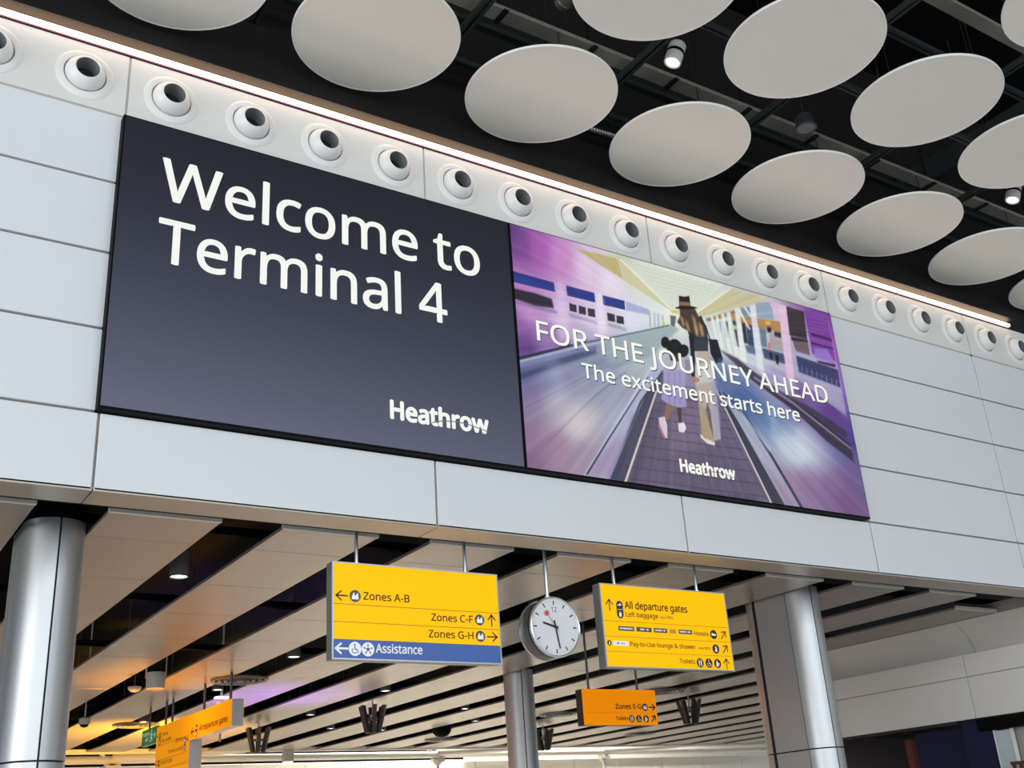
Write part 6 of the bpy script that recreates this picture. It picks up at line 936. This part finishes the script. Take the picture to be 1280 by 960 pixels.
bm = bmesh.new(); box(bm, -.01, .06, 1.70, 1.72, 0, 2.71); box(bm, -.01, .06, 1.985, 2.00, 0, 2.71); link('edge', bm, M_rim, e)
e = empty('shop_wall_panel', (13.6, 0, 0), label='plain beige wall panel at the lower right corner', cat='panel')
bm = bmesh.new(); box(bm, 0, .06, -1.0, 1.80, 0, 2.76, .006); link('board', bm, M_beige, e)
e = empty('wooden_chair_back', (13.3, 1.30, 0), label='brown wooden top rail and slats peeking in at the lower right corner', cat='furniture')
bm = bmesh.new(); box(bm, 0, .06, -.6, .44, 2.20, 2.245, .01); link('top_rail', bm, M_wood, e)
for k in range(9):
    bm = bmesh.new(); box(bm, .015, .045, .38 - k * .11, .42 - k * .11, 0.0, 2.20); link('slat', bm, M_wood, e)

# ================================================================== upper ceiling
uc = empty('ceiling', (0, 0, 12.6), kind='structure')
bm = bmesh.new(); box(bm, -22, 34, -26, .2, 0, .1); link('deck', bm, M_black, uc)
Z1 = 9.37 - 12.6
bm = bmesh.new(); box(bm, -.05, -.015, -14, .10, -.03, .03); box(bm, .015, .05, -14, .10, -.03, .03); st0 = link('channel_strut', bm, M_strut, uc); st0.location = (3.09, 0, Z1)
for k in range(0, 7):
    if k != 0: inst('channel_strut', st0, (3.09 + 1.931 * k, 0, Z1), uc)
inst('channel_strut', st0, (1.16, 0, Z1), uc); inst('channel_strut', st0, (-.77, 0, Z1), uc)
bm = bmesh.new(); box(bm, -8, 30, -.045, -.01, -.03, .03); box(bm, -8, 30, .01, .045, -.03, .03); cs = link('cross_strut', bm, M_strut, uc); cs.location = (0, -.25, Z1 + .07)
for y in (-.62, -2.0, -2.9, -4.0, -5.6): inst('cross_strut', cs, (0, y, Z1 + (.30 if y == -.62 else .07)), uc)
bm = bmesh.new()
for q, x in enumerate(np.arange(-1.2, 16, 1.93)):
    for y in (-.25, -.62, -2.0, -2.9, -4.0): tube(bm, (x + (.3 if y < -2.5 else 0), y, Z1 + .1), (x + (.3 if y < -2.5 else 0), y, 0), .006, 5)
link('hanger_rods', bm, M_wire, uc)['kind'] = 'stuff'
# heavy roof beams and diagonal bracing
bm = bmesh.new(); box(bm, -.14, .14, -20, .1, -.18, .18); bmx = link('roof_beam', bm, M_strut, uc); bmx.location = (11.45, 0, 10.4 - 12.6)
inst('roof_beam', bmx, (2.3, 0, 11.6 - 12.6), uc); inst('roof_beam', bmx, (17.5, 0, 11.3 - 12.6), uc)
bm = bmesh.new()
for k in range(5): tube(bm, (8.2 + 3 * k, -3.2, -.2), (9.7 + 3 * k, -3.2, -1.9), .07, 8); tube(bm, (9.7 + 3 * k, -3.2, -1.9), (11.2 + 3 * k, -3.2, -.2), .07, 8)
tube(bm, (6, -3.2, -1.95), (26, -3.2, -1.95), .09, 10)
link('bracing', bm, M_beam, uc)

e = empty('cable_tray', (0, -1.02, 9.50), label='long grey perforated cable tray running above the ceiling discs', cat='cable tray')
bm = bmesh.new(); box(bm, -4, 24, -.085, .085, 0, .006); box(bm, -4, 24, -.09, -.084, 0, .05); box(bm, -4, 24, .084, .09, 0, .05); link('tray', bm, M_tray, e)
for k in range(24):
    bm = bmesh.new() if k == 0 else None
    if k == 0: box(bm, -.03, .03, -.11, .11, -.02, -.001); box(bm, -.02, .02, -.012, .012, 0, .6); cl = link('clamp', bm, M_beam, e); cl.location = (-3.5, 0, 0)
    else: inst('clamp', cl, (-3.5 + 1.15 * k, 0, 0), e)
bm = bmesh.new(); box(bm, -4, 24, -.06, -.02, .008, .03); box(bm, -4, 24, .01, .035, .008, .03); link('cables', bm, M_black, e)
e = empty('cable_tray', (0, -3.35, 9.62), label='second cable tray glimpsed between discs nearer the top of the photo', cat='cable tray')
bm = bmesh.new(); box(bm, 2, 24, -.07, .07, 0, .006); box(bm, 2, 24, -.075, -.069, 0, .05); box(bm, 2, 24, .069, .075, 0, .05); link('tray', bm, M_tray, e)

e = empty('air_duct', (4.1, -1.3, 9.85), label='silver round air duct above the discs near the top centre', cat='duct')
bm = bmesh.new(); tube(bm, (0, -3.5, 0), (0, .15, 0), .085, 20, caps=False); link('pipe', bm, M_duct, e, True)
for k in range(6):
    bm = bmesh.new() if k == 0 else None
    if k == 0: lathe(bm, [(.086, -.012), (.094, -.012), (.094, .012), (.086, .012)], 20, MY, close=True); cl = link('band', bm, M_duct, e); cl.location = (0, .1, 0)
    else: inst('band', cl, (0, .1 - .55 * k, 0), e)
e = empty('flexible_duct', (5.2, -.10, 9.30), label='wrinkled silver flexible duct between the second and third nearest discs', cat='duct')
bm = bmesh.new()
pr = [(.028 + (.007 if i % 2 else 0), i * .02) for i in range(48)]
lathe(bm, pr, 12, Matrix.Rotation(math.radians(88), 4, 'Y')); link('hose', bm, M_duct, e)

def spot_lamp(x, y, z, label, i):
    global SP0
    if i == 0:
        e = empty('ceiling_spotlight', (x, y, z))
        T = Matrix.Rotation(math.radians(18), 4, 'Y') @ Matrix.Rotation(math.radians(10), 4, 'X')
        bm = bmesh.new(); lathe(bm, [(0, .24), (.085, .24), (.09, .23), (.09, .15), (.07, .145), (.07, .115), (.09, .11), (.09, .0), (.082, -.005), (.074, .0), (.070, .012)], 28, T); link('housing', bm, M_eqw, e, True)
        bm = bmesh.new(); lathe(bm, [(.091, .146), (.076, .142), (.076, .118), (.091, .114)], 28, T); link('dark_band', bm, M_black, e, True)
        bm = bmesh.new(); lathe(bm, [(.072, .008), (0, .008)], 24, T); link('lens', bm, M_lensw, e)
        bm = bmesh.new(); tube(bm, (.06, 0, .2), (.06, 0, .6), .012, 8); link('stem', bm, M_wire, e)
        SP0 = e
    else: e = copy_tree(SP0); e.location = (x, y, z)
    return tag(e, label, 'light', 'white spotlights between the ceiling discs')
for i, (x, y, z, lb) in enumerate(((4.93, -1.84, 8.90, 'white spotlight below the top middle disc, lit lens'), (10.70, -1.87, 8.90, 'white spotlight at the right edge between two discs'))): spot_lamp(x, y, z, lb, i)
e = empty('ceiling_speaker', (7.15, -1.62, 8.98), label='grey round ceiling speaker hanging between the discs', cat='speaker')
bm = bmesh.new(); lathe(bm, [(0, .0), (.105, .0)], 32); link('grille', bm, M_ring, e)
bm = bmesh.new(); lathe(bm, [(.105, -.002), (.125, -.004), (.128, .01), (.11, .06), (.10, .16), (0, .17)], 32); link('housing', bm, M_strut, e, True)
bm = bmesh.new(); tube(bm, (0, 0, .16), (0, 0, .55), .015, 8); link('stem', bm, M_wire, e)

# discs
dc = empty('acoustic_disc', (0, 0, 0))
DR = .812
bm = bmesh.new(); lathe(bm, [(0, 0), (DR - .012, 0), (DR - .012, .024), (0, .024)], 96); link('panel', bm, M_disc, dc, True)
bm = bmesh.new(); lathe(bm, [(DR - .012, -.003), (DR, -.001), (DR + .001, .012), (DR, .026), (DR - .012, .026)], 96, close=True); link('rim', bm, M_rim, dc, True)
bm = bmesh.new()
for a in (.4, 2.5, 4.6): tube(bm, (.45 * math.cos(a), .45 * math.sin(a), .04), (.45 * math.cos(a), .45 * math.sin(a), .52), .006, 6); box(bm, .45 * math.cos(a) - .04, .45 * math.cos(a) + .04, .45 * math.sin(a) - .03, .45 * math.sin(a) + .03, .024, .06)
link('suspension', bm, M_wire, dc)
DL = [(0, -1, 'disc cut by the top edge above the W of Welcome'), (0, 0, 'disc above the words Welcome to, cut by the top edge'), (0, 1, 'disc right above the seam between the two screens'), (0, 2, 'disc above the left half of the poster'), (0, 3, 'disc above the poster top right, just before the grey round speaker'),
 (0, 4, 'disc above the poster right corner'), (0, 5, 'disc right of it by the right edge, last large one over the light strip'), (0, 6, 'small sliver disc at the right edge just above the light strip'),
 (1, 1, 'disc cut by the top edge right beside the lit spotlight'), (1, 2, 'disc left of the grey speaker, touching the top edge'), (1, 3, 'disc upper right, complete oval right of the speaker'), (1, 4, 'disc cut by the right edge above the second spotlight'), (2, 3, 'disc corner cut by the top right corner of the photo'),
 (2, 2, None), (2, 4, None), (3, 3, None)]
DN = {(0, 3): 'disc just below the grey round speaker', (0, 5): 'disc cut by the right edge below the second spotlight'}
first = True
for r_, k, lb in DL:
    if lb is None: continue
    o = dc if first else copy_tree(dc); first = False
    o.location = (2.098 + 1.931 * k, -.757 - 1.933 * r_, 8.871)
    tag(o, 'round off-white ceiling ' + DN.get((r_, k), lb), 'ceiling disc', 'round acoustic ceiling discs')

# lettering and marks belong to the face that carries them
RULES = {'hanging_sign': ('face_panel', ('lettering', 'arrow', 'pictogram', 'dividing', 'blue_strip', 'hotel_plate', 'white_plate', 'tan_plate', 'plate', 'assistance', 'print_patch', 'small')),
         'display_screen': ('screen_face', ('lettering', 'text_shadow', 'airport', 'wordmark')),
         'hanging_clock': ('dial', ('minute_track', 'numeral', 'hour_hand', 'minute_hand', 'second_hand', 'hub')),
         'downlight': ('can', ('lens',)), 'ceiling_spotlight': ('housing', ('lens', 'dark_band')), 'air_nozzle': ('ball', ('throat', 'damper')),
         'acoustic_disc': ('panel', ('rim',)), 'ceiling_speaker': ('housing', ('grille',)), 'box_lamp': ('body', ('lens',))}
for o in [o for o in bpy.data.objects if o.parent is None]:
    r = RULES.get(o.name.split('.')[0])
    if not r: continue
    ch = list(o.children)
    base = [c for c in ch if c.name.split('.')[0] == r[0]]
    if not base: continue
    for c in ch:
        if c not in base and c.name.startswith(r[1]): c.parent = base[0]
